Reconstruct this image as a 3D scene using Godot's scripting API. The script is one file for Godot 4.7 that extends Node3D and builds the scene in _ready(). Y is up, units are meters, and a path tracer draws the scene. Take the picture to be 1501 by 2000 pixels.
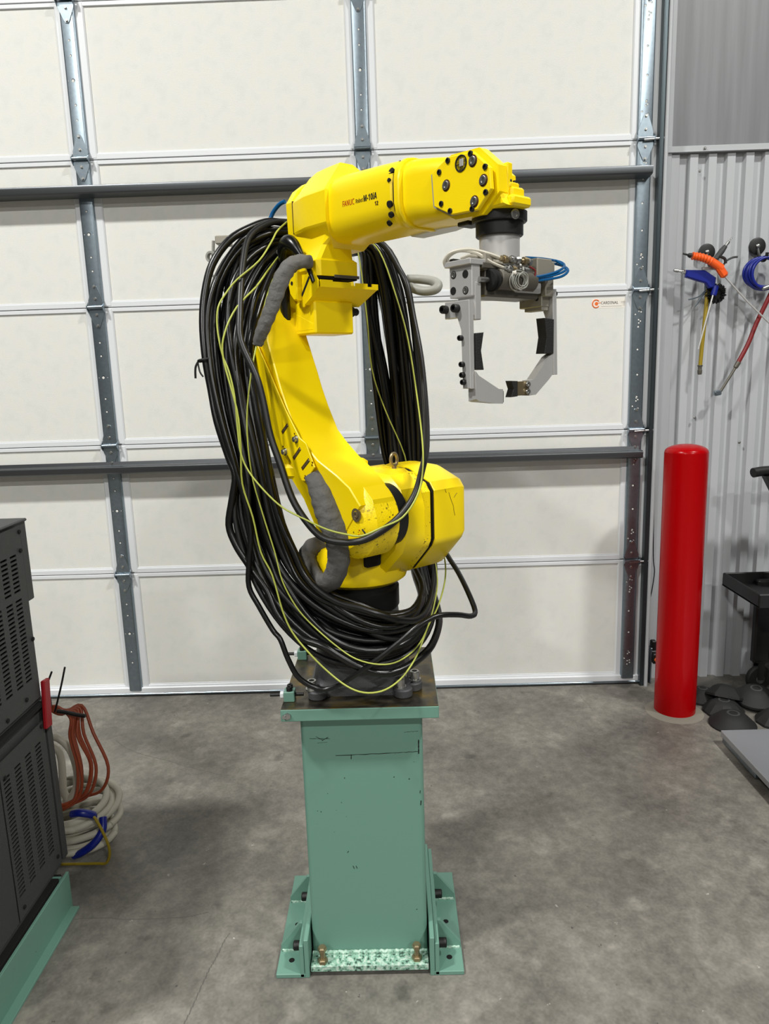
extends Node3D
# A six-axis robot arm on a green pedestal in front of a sectional door in a workshop. Units are metres, y is up, the camera stands at x = z = 0.

var rng := RandomNumberGenerator.new()
var M := {}
var used := {}

# ---------------------------------------------------------------- mesh helpers
class MB:
	var v := PackedVector3Array()
	var n := PackedVector3Array()

	func add(t: PackedVector3Array, smooth := 38.0, xf := Transform3D()) -> MB:
		var m := t.size()
		if m == 0:
			return self
		var p := PackedVector3Array()
		p.resize(m)
		for i in m:
			p[i] = xf * t[i]
		var o := p[0]
		var vol := 0.0
		for i in range(0, m, 3):
			vol += (p[i] - o).dot((p[i + 1] - o).cross(p[i + 2] - o))
		if vol < 0.0:
			for i in range(0, m, 3):
				var q := p[i + 1]
				p[i + 1] = p[i + 2]
				p[i + 2] = q
		var fn := PackedVector3Array()
		fn.resize(m / 3)
		for i in range(0, m, 3):
			fn[i / 3] = (p[i + 1] - p[i]).cross(p[i + 2] - p[i])
		if smooth <= 0.0:
			for i in range(0, m, 3):
				var q := fn[i / 3].normalized()
				emit(p[i], p[i + 1], p[i + 2], q, q, q)
			return self
		var at := {}
		for i in m:
			var k := p[i].snapped(Vector3(2e-5, 2e-5, 2e-5))
			if at.has(k):
				at[k].append(i / 3)
			else:
				at[k] = [i / 3]
		var lim := cos(deg_to_rad(smooth))
		var u := PackedVector3Array()
		u.resize(m / 3)
		for i in m / 3:
			u[i] = fn[i].normalized()
		for i in range(0, m, 3):
			var f := i / 3
			var r := [Vector3.ZERO, Vector3.ZERO, Vector3.ZERO]
			for c in 3:
				var s := Vector3.ZERO
				for g in at[p[i + c].snapped(Vector3(2e-5, 2e-5, 2e-5))]:
					if u[g].dot(u[f]) > lim:
						s += fn[g]
				r[c] = s.normalized() if s.length() > 1e-14 else u[f]
			emit(p[i], p[i + 1], p[i + 2], r[0], r[1], r[2])
		return self

	func emit(a: Vector3, b: Vector3, c: Vector3, na: Vector3, nb: Vector3, nc: Vector3) -> void:
		v.append(a)
		v.append(c)
		v.append(b)
		n.append(na)
		n.append(nc)
		n.append(nb)

	func mesh() -> ArrayMesh:
		var a := []
		a.resize(Mesh.ARRAY_MAX)
		a[Mesh.ARRAY_VERTEX] = v
		a[Mesh.ARRAY_NORMAL] = n
		var am := ArrayMesh.new()
		am.add_surface_from_arrays(Mesh.PRIMITIVE_TRIANGLES, a)
		return am

func quad(t: PackedVector3Array, a: Vector3, b: Vector3, c: Vector3, d: Vector3) -> void:
	t.append_array(PackedVector3Array([a, b, c, a, c, d]))

func V(x: float, y: float, z: float) -> Vector3:
	return Vector3(x, y, z)

func bx(c: Vector3, s: Vector3, b := 0.0) -> PackedVector3Array:   # a box with chamfered edges
	var t := PackedVector3Array()
	var h := s * 0.5
	b = minf(b, minf(h.x, minf(h.y, h.z)) * 0.9)
	for a in 3:
		var i := (a + 1) % 3
		var j := (a + 2) % 3
		for g in [-1.0, 1.0]:
			var q := []
			for k in [[-1, -1], [1, -1], [1, 1], [-1, 1]]:
				var p := Vector3.ZERO
				p[a] = g * h[a]
				p[i] = k[0] * (h[i] - b)
				p[j] = k[1] * (h[j] - b)
				q.append(p + c)
			if g > 0.0:
				quad(t, q[0], q[1], q[2], q[3])
			else:
				quad(t, q[3], q[2], q[1], q[0])
			if b > 0.0:
				for e in [-1.0, 1.0]:                            # edge between faces a and i, running along j
					var e0 := Vector3.ZERO
					var e1 := Vector3.ZERO
					e0[a] = g * h[a]; e0[i] = e * (h[i] - b)
					e1[a] = g * (h[a] - b); e1[i] = e * h[i]
					var z := Vector3.ZERO
					z[j] = h[j] - b
					if g * e > 0.0:
						quad(t, c + e0 - z, c + e1 - z, c + e1 + z, c + e0 + z)
					else:
						quad(t, c + e0 + z, c + e1 + z, c + e1 - z, c + e0 - z)
	if b > 0.0:
		for x in [-1.0, 1.0]:
			for y in [-1.0, 1.0]:
				for z in [-1.0, 1.0]:
					var p0 := c + V(x * h.x, y * (h.y - b), z * (h.z - b))
					var p1 := c + V(x * (h.x - b), y * h.y, z * (h.z - b))
					var p2 := c + V(x * (h.x - b), y * (h.y - b), z * h.z)
					if x * y * z > 0.0:
						t.append_array(PackedVector3Array([p0, p1, p2]))
					else:
						t.append_array(PackedVector3Array([p0, p2, p1]))
	return t

func inset(p: PackedVector2Array, d: float) -> PackedVector2Array:
	var r := PackedVector2Array()
	var m := p.size()
	for i in m:
		var a := (p[i] - p[(i + m - 1) % m]).normalized()
		var b := (p[(i + 1) % m] - p[i]).normalized()
		var na := Vector2(-a.y, a.x)
		var nb := Vector2(-b.y, b.x)
		var s := na + nb
		var k := s.dot(na)
		r.append(p[i] + (s * (d / k) if k > 0.25 else na * d))
	return r

func prism(p: PackedVector2Array, z0: float, z1: float, b := 0.0) -> PackedVector3Array:  # polygon in xy pulled along z
	var t := PackedVector3Array()
	var area := 0.0
	for i in p.size():
		area += p[i].cross(p[(i + 1) % p.size()])
	if area < 0.0:
		p.reverse()
	var rings := [[p, z0], [p, z1]]
	if b > 0.0:
		var q := inset(p, b)
		rings = [[q, z0], [p, z0 + b], [p, z1 - b], [q, z1]]
	for k in rings.size() - 1:
		var lo: PackedVector2Array = rings[k][0]
		var hi: PackedVector2Array = rings[k + 1][0]
		for i in p.size():
			var j := (i + 1) % p.size()
			quad(t, V(lo[i].x, lo[i].y, rings[k][1]), V(lo[j].x, lo[j].y, rings[k][1]), V(hi[j].x, hi[j].y, rings[k + 1][1]), V(hi[i].x, hi[i].y, rings[k + 1][1]))
	var e: PackedVector2Array = rings[0][0]
	var f: PackedVector2Array = rings[-1][0]
	var tr := Geometry2D.triangulate_polygon(e)
	for i in range(0, tr.size(), 3):
		var a := tr[i]
		var c := tr[i + 1]
		var d := tr[i + 2]
		if (e[c] - e[a]).cross(e[d] - e[a]) < 0.0:
			var s := c
			c = d
			d = s
		t.append_array(PackedVector3Array([V(e[a].x, e[a].y, z0), V(e[d].x, e[d].y, z0), V(e[c].x, e[c].y, z0), V(f[a].x, f[a].y, z1), V(f[c].x, f[c].y, z1), V(f[d].x, f[d].y, z1)]))
	return t

func lathe(prof: Array, seg := 32) -> PackedVector3Array:   # [radius, height] pairs turned about y
	var t := PackedVector3Array()
	for k in prof.size() - 1:
		for i in seg:
			var a := TAU * i / seg
			var b := TAU * ((i + 1) % seg) / seg
			var d := V(cos(a), 0, sin(a))
			var e := V(cos(b), 0, sin(b))
			var y0 := V(0, prof[k][1], 0)
			var y1 := V(0, prof[k + 1][1], 0)
			if prof[k][0] > 1e-6:
				t.append_array(PackedVector3Array([d * prof[k][0] + y0, e * prof[k + 1][0] + y1, e * prof[k][0] + y0]))
			if prof[k + 1][0] > 1e-6:
				t.append_array(PackedVector3Array([d * prof[k][0] + y0, d * prof[k + 1][0] + y1, e * prof[k + 1][0] + y1]))
	return t

func drum(r: float, y0: float, y1: float, b := 0.0, seg := 32) -> PackedVector3Array:
	return lathe([[0, y0], [r - b, y0], [r, y0 + b], [r, y1 - b], [r - b, y1], [0, y1]] if b > 0.0 else [[0, y0], [r, y0], [r, y1], [0, y1]], seg)

func along(at: Vector3, dir: Vector3) -> Transform3D:       # turns +y to dir
	var y := dir.normalized()
	var x := y.cross(V(0, 0, 1) if absf(y.z) < 0.9 else V(1, 0, 0)).normalized()
	return Transform3D(Basis(x, y, x.cross(y)), at)

func smooth_path(p: Array, sub := 5) -> PackedVector3Array:
	var r := PackedVector3Array()
	var m := p.size()
	for i in m - 1:
		var a: Vector3 = p[maxi(i - 1, 0)]
		var b: Vector3 = p[i]
		var c: Vector3 = p[i + 1]
		var d: Vector3 = p[mini(i + 2, m - 1)]
		for k in sub:
			r.append(b.cubic_interpolate(c, a, d, float(k) / sub))
	r.append(p[m - 1])
	return r

func tube(path: PackedVector3Array, r: float, seg := 8, radii := PackedFloat32Array(), closed := false) -> PackedVector3Array:
	var t := PackedVector3Array()
	var m := path.size()
	var nrm := Vector3.ZERO
	var rings := []
	for i in m:
		var d := (path[(i + 1) % m] - path[(i + m - 1) % m]) if closed else (path[mini(i + 1, m - 1)] - path[maxi(i - 1, 0)])
		d = d.normalized()
		if i == 0:
			nrm = d.cross(V(0.31, 0.2, 0.93)).normalized()
		nrm = (nrm - d * nrm.dot(d)).normalized()
		var bi := d.cross(nrm)
		var ring := PackedVector3Array()
		var rr := radii[i] if radii.size() else r
		for k in seg:
			var a := TAU * k / seg
			ring.append(path[i] + (nrm * cos(a) + bi * sin(a)) * rr)
		rings.append(ring)
	for i in (m if closed else m - 1):
		var a: PackedVector3Array = rings[i]
		var b: PackedVector3Array = rings[(i + 1) % m]
		for k in seg:
			var l := (k + 1) % seg
			quad(t, a[k], a[l], b[l], b[k])
	if not closed:
		for k in range(1, seg - 1):
			t.append_array(PackedVector3Array([rings[0][0], rings[0][k + 1], rings[0][k], rings[-1][0], rings[-1][k], rings[-1][k + 1]]))
	return t

func loft(rings: Array) -> PackedVector3Array:   # closed rings of equal length, capped
	var t := PackedVector3Array()
	for i in rings.size() - 1:
		var a: PackedVector3Array = rings[i]
		var b: PackedVector3Array = rings[i + 1]
		for k in a.size():
			var l := (k + 1) % a.size()
			quad(t, a[k], a[l], b[l], b[k])
	for e in 2:
		var a: PackedVector3Array = rings[0] if e == 0 else rings[-1]
		var c := Vector3.ZERO
		for p in a:
			c += p
		c /= a.size()
		for k in a.size():
			var l := (k + 1) % a.size()
			if e == 0:
				t.append_array(PackedVector3Array([c, a[l], a[k]]))
			else:
				t.append_array(PackedVector3Array([c, a[k], a[l]]))
	return t

func rr(w: float, h: float, r: float, q := 3) -> PackedVector2Array:   # rounded rectangle, w by h
	var p := PackedVector2Array()
	for c in 4:
		var cx := (w * 0.5 - r) * (1 if c == 0 or c == 3 else -1)
		var cy := (h * 0.5 - r) * (1 if c < 2 else -1)
		for k in q + 1:
			var a := PI * 0.5 * (c + float(k) / q)
			p.append(Vector2(cx + r * cos(a), cy + r * sin(a)))
	return p

func P2(a: Array) -> PackedVector2Array:
	var p := PackedVector2Array()
	for i in range(0, a.size(), 2):
		p.append(Vector2(a[i], a[i + 1]))
	return p

func cap_screw(mb: MB, at: Vector3, dir: Vector3, r: float, h: float) -> void:    # socket-head cap screw with a real socket
	mb.add(lathe([[0, 0], [r, 0], [r, h * 0.85], [r * 0.88, h], [r * 0.55, h], [r * 0.5, h * 0.45], [0, h * 0.45]], 14), 38.0, along(at, dir))

func hex_bolt(mb: MB, at: Vector3, dir: Vector3, r: float, h: float) -> void:
	mb.add(drum(r * 1.25, 0, h * 0.2, 0, 14), 38.0, along(at, dir))
	mb.add(lathe([[0, h * 0.2], [r, h * 0.2], [r, h * 0.9], [r * 0.85, h], [0, h]], 6), 20.0, along(at, dir))

# ---------------------------------------------------------------- scene helpers
func numbered(called: String) -> String:
	if not used.has(called):
		used[called] = 0
		return called
	used[called] += 1
	return "%s_%03d" % [called, used[called]]

func tag(o: Node3D, label: String, category: String, group := "") -> void:
	o.set_meta("label", label)
	o.set_meta("category", category)
	if group != "":
		o.set_meta("group", group)

func thing(called: String, label: String, category: String, at := Vector3.ZERO, turn := 0.0, group := "") -> Node3D:
	var o := Node3D.new()
	o.name = numbered(called)
	add_child(o)
	o.position = at
	o.rotation.y = turn
	tag(o, label, category, group)
	return o

func structure(called: String) -> Node3D:
	var o := Node3D.new()
	o.name = called
	add_child(o)
	o.set_meta("kind", "structure")
	return o

func put(called: String, mb: MB, m: Material, parent: Node3D = null) -> MeshInstance3D:
	var o := MeshInstance3D.new()
	o.name = numbered(called) if parent == null else called
	o.mesh = mb.mesh()
	o.material_override = m
	if parent == null:
		add_child(o)
	else:
		parent.add_child(o, true)
	return o

func share(called: String, mesh: Mesh, m: Material, parent: Node3D, at := Transform3D()) -> MeshInstance3D:
	var o := MeshInstance3D.new()
	o.name = called
	o.mesh = mesh
	o.material_override = m
	o.transform = at
	parent.add_child(o, true)
	return o

func lettering(called: String, s: String, h: float, m: Material, parent: Node3D, at: Vector3, basis: Basis, font := "Droid Sans", bold := true) -> MeshInstance3D:
	var f := SystemFont.new()
	f.font_names = PackedStringArray([font])
	f.font_weight = 700 if bold else 400
	var tm := TextMesh.new()
	tm.text = s
	tm.font = f
	tm.font_size = 48
	tm.pixel_size = h / 48.0
	tm.depth = 0.0006
	tm.horizontal_alignment = HORIZONTAL_ALIGNMENT_LEFT
	tm.vertical_alignment = VERTICAL_ALIGNMENT_BOTTOM
	return share(called, tm, m, parent, Transform3D(basis, at))

# ---------------------------------------------------------------- materials
func mat(c: Color, rough := 0.5, metal := 0.0) -> StandardMaterial3D:
	var m := StandardMaterial3D.new()
	m.albedo_color = c
	m.roughness = rough
	m.metallic = metal
	return m

func noise(kind: int, freq: float, oct := 4, sd := 1) -> FastNoiseLite:
	var f := FastNoiseLite.new()
	f.noise_type = kind
	f.frequency = freq
	f.fractal_octaves = oct
	f.seed = sd
	return f

func ntex(f: FastNoiseLite, size: int, ramp: Array, bump := 0.0) -> NoiseTexture2D:   # ramp: [offset, colour] pairs
	var t := NoiseTexture2D.new()
	t.width = size
	t.height = size
	t.seamless = true
	t.noise = f
	if bump > 0.0:
		t.as_normal_map = true
		t.bump_strength = bump
	elif ramp.size():
		var g := Gradient.new()
		var o := PackedFloat32Array()
		var c := PackedColorArray()
		for r in ramp:
			o.append(r[0])
			c.append(r[1])
		g.offsets = o
		g.colors = c
		t.color_ramp = g
	return t

func tri(m: StandardMaterial3D, s: float, world := false) -> StandardMaterial3D:
	m.uv1_triplanar = true
	m.uv1_world_triplanar = world
	m.uv1_scale = V(s, s, s)
	return m

func grey(x: float) -> Color:
	return Color(x, x, x)

func bumpy(m: StandardMaterial3D, f: FastNoiseLite, scale: float, strength := 0.5) -> StandardMaterial3D:
	m.normal_enabled = true
	m.normal_scale = strength
	m.normal_texture = ntex(f, 512, [], 6.0)
	return tri(m, scale)

func spots(size: int, base: Color, mark: Color, count: int, big: float, sd: int) -> ImageTexture:   # chipped or speckled paint
	var g := RandomNumberGenerator.new()
	g.seed = sd
	var im := Image.create(size, size, false, Image.FORMAT_RGB8)
	im.fill(base)
	var cx := 0.0
	var cy := 0.0
	for i in count:
		if i % 14 == 0:                                 # chips come in clusters
			cx = g.randf() * size
			cy = g.randf() * size
		var x := posmod(int(cx + g.randfn() * size * 0.07), size)
		var y := posmod(int(cy + g.randfn() * size * 0.07), size)
		var r := g.randf() * g.randf() * big + 0.7
		var e := g.randf_range(0.4, 1.0)
		var a := g.randf() * PI
		for dy in range(-ceili(r), ceili(r) + 1):
			for dx in range(-ceili(r), ceili(r) + 1):
				var q := Vector2(dx, dy).rotated(a)
				if q.x * q.x + q.y * q.y / (e * e) < r * r * g.randf_range(0.6, 1.0):
					im.set_pixel(posmod(x + dx, size), posmod(y + dy, size), mark)
	return ImageTexture.create_from_image(im)

func seamless(kind: int, freq: float, oct: int, sd: int, size: int) -> PackedByteArray:
	var im := noise(kind, freq, oct, sd).get_seamless_image(size, size, false, false, 0.12, false)
	im.convert(Image.FORMAT_L8)
	return im.get_data()

func floor_picture() -> ImageTexture:
	var size := 1024
	var im := Image.create(size, size, false, Image.FORMAT_RGB8)
	var a := seamless(FastNoiseLite.TYPE_SIMPLEX_SMOOTH, 0.006, 5, 3, size)
	var b := seamless(FastNoiseLite.TYPE_SIMPLEX_SMOOTH, 0.045, 4, 9, size)
	var c := seamless(FastNoiseLite.TYPE_VALUE, 0.45, 2, 12, size)
	var e := seamless(FastNoiseLite.TYPE_SIMPLEX_SMOOTH, 0.012, 4, 44, size)
	for y in size:
		for x in size:
			var i := y * size + x
			var s := (a[i] / 127.5 - 1.0) * 0.10 + (b[i] / 127.5 - 1.0) * 0.06 + (c[i] / 127.5 - 1.0) * 0.045
			var w := e[i] / 127.5 - 1.0
			var k := 0.45 + s - 0.09 * smoothstep(0.42, 0.75, -w) + 0.07 * smoothstep(0.25, 0.6, w)
			im.set_pixel(x, y, Color(k, k * 0.968, k * 0.905))
	var g := RandomNumberGenerator.new()
	g.seed = 5
	for i in 260:                                   # pale chips and dark spots
		var k := g.randf_range(0.62, 0.8) if i % 3 == 0 else g.randf_range(0.2, 0.36)
		var x := g.randi() % (size - 6)
		var y := g.randi() % (size - 6)
		for j in g.randi_range(1, 5):
			im.set_pixel(x + g.randi() % 3, y + g.randi() % 3, Color(k, k * 0.97, k * 0.92))
	for i in 14:                                    # scratches and hairlines
		var p := Vector2(g.randi() % size, g.randi() % size)
		var dir := Vector2.from_angle(g.randf() * TAU)
		var k := g.randf_range(0.3, 0.42)
		for j in g.randi_range(60, 260):
			dir = dir.rotated(g.randf_range(-0.06, 0.06))
			p += dir
			im.set_pixel(posmod(int(p.x), size), posmod(int(p.y), size), Color(k, k * 0.97, k * 0.93))
	im.generate_mipmaps()
	return ImageTexture.create_from_image(im)

func materials() -> void:
	var fine := noise(FastNoiseLite.TYPE_SIMPLEX, 0.08, 3, 4)
	var cells := noise(FastNoiseLite.TYPE_CELLULAR, 0.03, 1, 6)
	M.floor = mat(Color(1, 1, 1), 0.62)
	M.floor.albedo_texture = floor_picture()
	M.floor.roughness_texture = ntex(noise(FastNoiseLite.TYPE_SIMPLEX_SMOOTH, 0.01, 4, 8), 512, [[0.0, grey(0.5)], [1.0, grey(0.85)]])
	M.floor.roughness = 0.8
	tri(M.floor, 0.38, true)
	M.foam = bumpy(mat(Color(0.87, 0.87, 0.85), 0.8), noise(FastNoiseLite.TYPE_SIMPLEX, 0.12, 2, 21), 3.0, 0.07)
	M.foam.albedo_texture = ntex(noise(FastNoiseLite.TYPE_SIMPLEX_SMOOTH, 0.008, 3, 22), 512, [[0.0, Color(0.98, 0.98, 0.98)], [0.5, Color(1, 1, 1)], [1.0, Color(1.0, 0.995, 0.975)]])
	M.rail = mat(Color(0.86, 0.87, 0.88), 0.35)
	M.groove = mat(grey(0.16), 0.7)
	M.galv = mat(Color(0.58, 0.63, 0.665), 0.30, 0.9)
	M.galv.albedo_texture = ntex(cells, 512, [[0.0, grey(0.93)], [1.0, grey(1.0)]])
	tri(M.galv, 4.0)
	M.track = mat(Color(0.30, 0.335, 0.35), 0.35, 0.85)
	M.steel = mat(Color(0.70, 0.70, 0.69), 0.3, 0.95)
	M.bar = mat(Color(0.36, 0.37, 0.38), 0.36, 0.9)
	M.black = mat(grey(0.045), 0.5)
	M.void = mat(grey(0.02), 0.9)
	M.rubber = bumpy(mat(grey(0.085), 0.7), fine, 6.0, 0.3)
	M.cable = mat(grey(0.05), 0.30)
	M.cable_soft = mat(grey(0.07), 0.42)
	M.wire = mat(Color(0.66, 0.69, 0.30), 0.4)
	M.blue = mat(Color(0.0, 0.33, 0.54), 0.3)
	M.royal = mat(Color(0.05, 0.12, 0.50), 0.35)
	M.orange = mat(Color(0.95, 0.36, 0.08), 0.4)
	M.rust = mat(Color(0.58, 0.26, 0.15), 0.45)
	M.red_hose = mat(Color(0.48, 0.09, 0.10), 0.45)
	M.yellow_hose = mat(Color(0.60, 0.51, 0.12), 0.4)
	M.white_cable = mat(Color(0.74, 0.72, 0.66), 0.5)
	M.grey_hose = mat(Color(0.60, 0.60, 0.57), 0.5)
	M.sleeve = bumpy(mat(Color(0.36, 0.355, 0.345), 0.8), noise(FastNoiseLite.TYPE_SIMPLEX, 0.02, 4, 31), 5.0, 0.7)
	M.yellow = bumpy(mat(Color(0.99, 0.865, 0.0), 0.36), noise(FastNoiseLite.TYPE_SIMPLEX, 0.06, 2, 41), 8.0, 0.05)
	M.chipped = bumpy(mat(Color(1, 1, 1), 0.36), noise(FastNoiseLite.TYPE_SIMPLEX, 0.1, 2, 42), 6.0, 0.10)
	M.chipped.albedo_texture = spots(1024, Color(0.99, 0.865, 0.0), Color(0.10, 0.08, 0.03), 760, 12.0, 7)
	M.chipped.uv1_scale = V(3.2, 3.2, 3.2)
	M.green = mat(Color(0.405, 0.565, 0.505), 0.42)
	M.green.albedo_texture = spots(1024, Color(1, 1, 1), Color(0.2, 0.26, 0.24), 46, 3.2, 11)
	tri(M.green, 1.4)
	M.worn = mat(Color(1, 1, 1), 0.5)
	M.worn.albedo_texture = ntex(noise(FastNoiseLite.TYPE_SIMPLEX, 0.022, 5, 51), 512, [[0.0, Color(0.14, 0.18, 0.16)], [0.22, Color(0.25, 0.34, 0.30)], [0.30, Color(0.48, 0.64, 0.56)], [0.55, Color(0.56, 0.71, 0.63)], [0.72, Color(0.72, 0.80, 0.75)], [1.0, Color(0.80, 0.80, 0.76)]])
	tri(M.worn, 5.0)
	M.oily = mat(Color(1, 1, 1), 0.32, 0.75)
	M.oily.albedo_texture = ntex(noise(FastNoiseLite.TYPE_SIMPLEX, 0.006, 4, 61), 512, [[0.0, Color(0.16, 0.14, 0.11)], [0.5, Color(0.34, 0.32, 0.28)], [0.72, Color(0.42, 0.36, 0.22)], [1.0, Color(0.6, 0.48, 0.18)]])
	tri(M.oily, 3.0)
	M.cast = bumpy(mat(Color(0.27, 0.275, 0.28), 0.55), fine, 6.0, 0.3)
	M.red = mat(Color(0.64, 0.0, 0.02), 0.25)
	M.red.metallic_specular = 0.3
	M.cabinet = bumpy(mat(Color(0.23, 0.235, 0.235), 0.6), fine, 8.0, 0.25)
	M.alu = mat(Color(0.76, 0.755, 0.745), 0.42, 0.45)
	M.alu_plate = mat(Color(0.62, 0.60, 0.55), 0.5, 0.45)
	M.dark_alu = mat(Color(0.40, 0.385, 0.35), 0.45, 0.5)
	M.brass = mat(Color(0.60, 0.54, 0.42), 0.38, 0.8)
	M.wall = mat(Color(0.70, 0.71, 0.72), 0.42)
	M.sheet = mat(Color(0.50, 0.505, 0.515), 0.38)
	M.sheet.albedo_texture = ntex(noise(FastNoiseLite.TYPE_SIMPLEX_SMOOTH, 0.02, 4, 71), 512, [[0.0, grey(0.88)], [1.0, grey(1.0)]])
	tri(M.sheet, 1.0, true)
	M.sheet.uv1_scale = V(2.2, 0.1, 2.2)
	M.galv_floor = mat(Color(1, 1, 1), 0.42, 0.55)
	M.galv_floor.albedo_texture = spots(1024, Color(0.66, 0.67, 0.69), Color(0.86, 0.87, 0.9), 170, 3.0, 13)
	tri(M.galv_floor, 1.6)
	M.pale = bumpy(mat(Color(0.52, 0.50, 0.455), 0.85), fine, 6.0, 0.4)
	M.dark_wall = mat(grey(0.34), 0.8)
	M.ceiling = mat(grey(0.30), 0.85)
	M.paper = mat(Color(0.9, 0.88, 0.84), 0.5)
	M.ink_red = mat(Color(0.70, 0.12, 0.03), 0.5)
	M.ink_brown = mat(Color(0.30, 0.16, 0.02), 0.5)
	M.ink_black = mat(grey(0.08), 0.5)
	M.ink_orange = mat(Color(0.92, 0.42, 0.12), 0.5)
	M.red_dark = mat(Color(0.55, 0.03, 0.08), 0.45)
	M.lamp = mat(grey(0.9), 0.5)
	M.lamp.emission_enabled = true
	M.lamp.emission = Color(1.0, 0.98, 0.95)
	M.lamp.emission_energy_multiplier = 4.0

# ---------------------------------------------------------------- scene
func _ready() -> void:
	rng.seed = 11
	var cam := Camera3D.new()
	cam.name = "camera"
	cam.fov = 70.59
	cam.keep_aspect = Camera3D.KEEP_HEIGHT
	cam.near = 0.05
	cam.far = 60.0
	var cb := Basis(V(0, 1, 0), 0.0142) * Basis(V(1, 0, 0), -0.1882) * Basis(V(0, 0, 1), -0.0318)
	cam.transform = Transform3D(cb, V(0, 1.5109, 0))
	add_child(cam)
	cam.current = true
	var env := Environment.new()
	env.background_mode = Environment.BG_COLOR
	env.background_color = Color(0.02, 0.02, 0.022)
	env.tonemap_mode = Environment.TONE_MAPPER_LINEAR
	env.tonemap_exposure = 1.12
	env.sdfgi_enabled = true
	env.ssao_enabled = true
	env.ssil_enabled = true
	var we := WorldEnvironment.new()
	we.name = "world_environment"
	we.environment = env
	add_child(we)
	materials()
	for s in [[-3.0, 0.0, 31.0], [3.2, 0.0, 25.5], [-3.0, 4.6, 26.0], [3.2, 4.6, 26.0], [-3.0, 9.2, 19.0], [3.2, 9.2, 19.0]]:  # front pair out of view, lights door and robot; other four are added fill
		unseen_ceiling_lamp(V(s[0], 6.2, s[1]), s[2])
	room()
	door()
	side_wall()
	pedestal()
	robot()
	gripper()
	cables()
	bollard()
	wall_tools()
	floor_things()
	cart()
	cabinets()

func unseen_ceiling_lamp(at: Vector3, energy: float) -> void:
	var where := ("at left " if at.x < 0.0 else "at right ") + ("above the front of the room" if at.z < 2.0 else ("in the middle of the room, added as fill" if at.z < 7.0 else "at the back of the room, added as fill"))
	var o := thing("unseen_ceiling_lamp", "unseen rectangular lamp hanging out of view from the ceiling " + where, "lamp", at, 0.0, "unseen ceiling lamps")
	put("housing", MB.new().add(bx(V(0, 0.05, 0), V(0.62, 0.08, 0.42), 0.01)), M.cabinet, o)
	put("diffuser", MB.new().add(bx(V(0, 0.006, 0), V(0.56, 0.012, 0.36), 0.002)), M.lamp, o)
	put("hanger", MB.new().add(drum(0.008, 0.09, 1.0, 0, 8), 38.0, Transform3D(Basis(), V(-0.2, 0, 0))).add(drum(0.008, 0.09, 1.0, 0, 8), 38.0, Transform3D(Basis(), V(0.2, 0, 0))), M.steel, o)
	var l := AreaLight3D.new()
	l.name = "lamp_light"
	l.area_size = Vector2(0.56, 0.36)
	l.light_energy = energy
	l.light_color = Color(1.0, 0.998, 0.982)
	l.shadow_enabled = true
	l.area_range = 30.0
	l.area_attenuation = 2.0
	l.position = V(0, -0.004, 0)
	l.rotation.x = -PI / 2
	o.add_child(l)

func room() -> void:  # unseen ceiling, side and rear walls, kept dark to darken reflections in steel
	var f := structure("floor")
	put("concrete_slab", MB.new().add(bx(V(-0.5, -0.1, 3.8), V(18, 0.2, 15), 0.0), 0.0), M.floor, f)
	var c := structure("ceiling")
	put("unseen_roof", MB.new().add(bx(V(-0.5, 8.4, 3.8), V(18, 0.2, 15), 0.0), 0.0), M.ceiling, c)
	var l := structure("wall_left")
	put("wall_board", MB.new().add(bx(V(-9.4, 4.2, 3.8), V(0.2, 8.5, 15), 0.0), 0.0), M.dark_wall, l)
	var r := structure("wall_right")
	put("wall_board", MB.new().add(bx(V(8.4, 4.2, 3.8), V(0.2, 8.5, 15), 0.0), 0.0), M.dark_wall, r)
	var b := structure("wall_rear")
	put("wall_board", MB.new().add(bx(V(-0.5, 4.2, 11.2), V(18, 8.5, 0.2), 0.0), 0.0), M.dark_wall, b)
	var w := structure("wall_front")
	put("wall_board", MB.new().add(bx(V(4.85, 4.2, -3.47), V(7.3, 8.5, 0.14), 0.0), 0.0), M.dark_wall, w)
	put("wall_board", MB.new().add(bx(V(-5.9, 4.2, -3.47), V(7.0, 8.5, 0.14), 0.0), 0.0), M.dark_wall, w)
	put("lintel", MB.new().add(bx(V(-0.6, 6.05, -3.47), V(3.6, 4.8, 0.14), 0.0), 0.0), M.dark_wall, w)

const DZ := -3.3073      # the plane of the door's joints
const SEC := 0.6096
const STILES := [-2.478, -1.288, -0.090, 1.0995]

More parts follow.
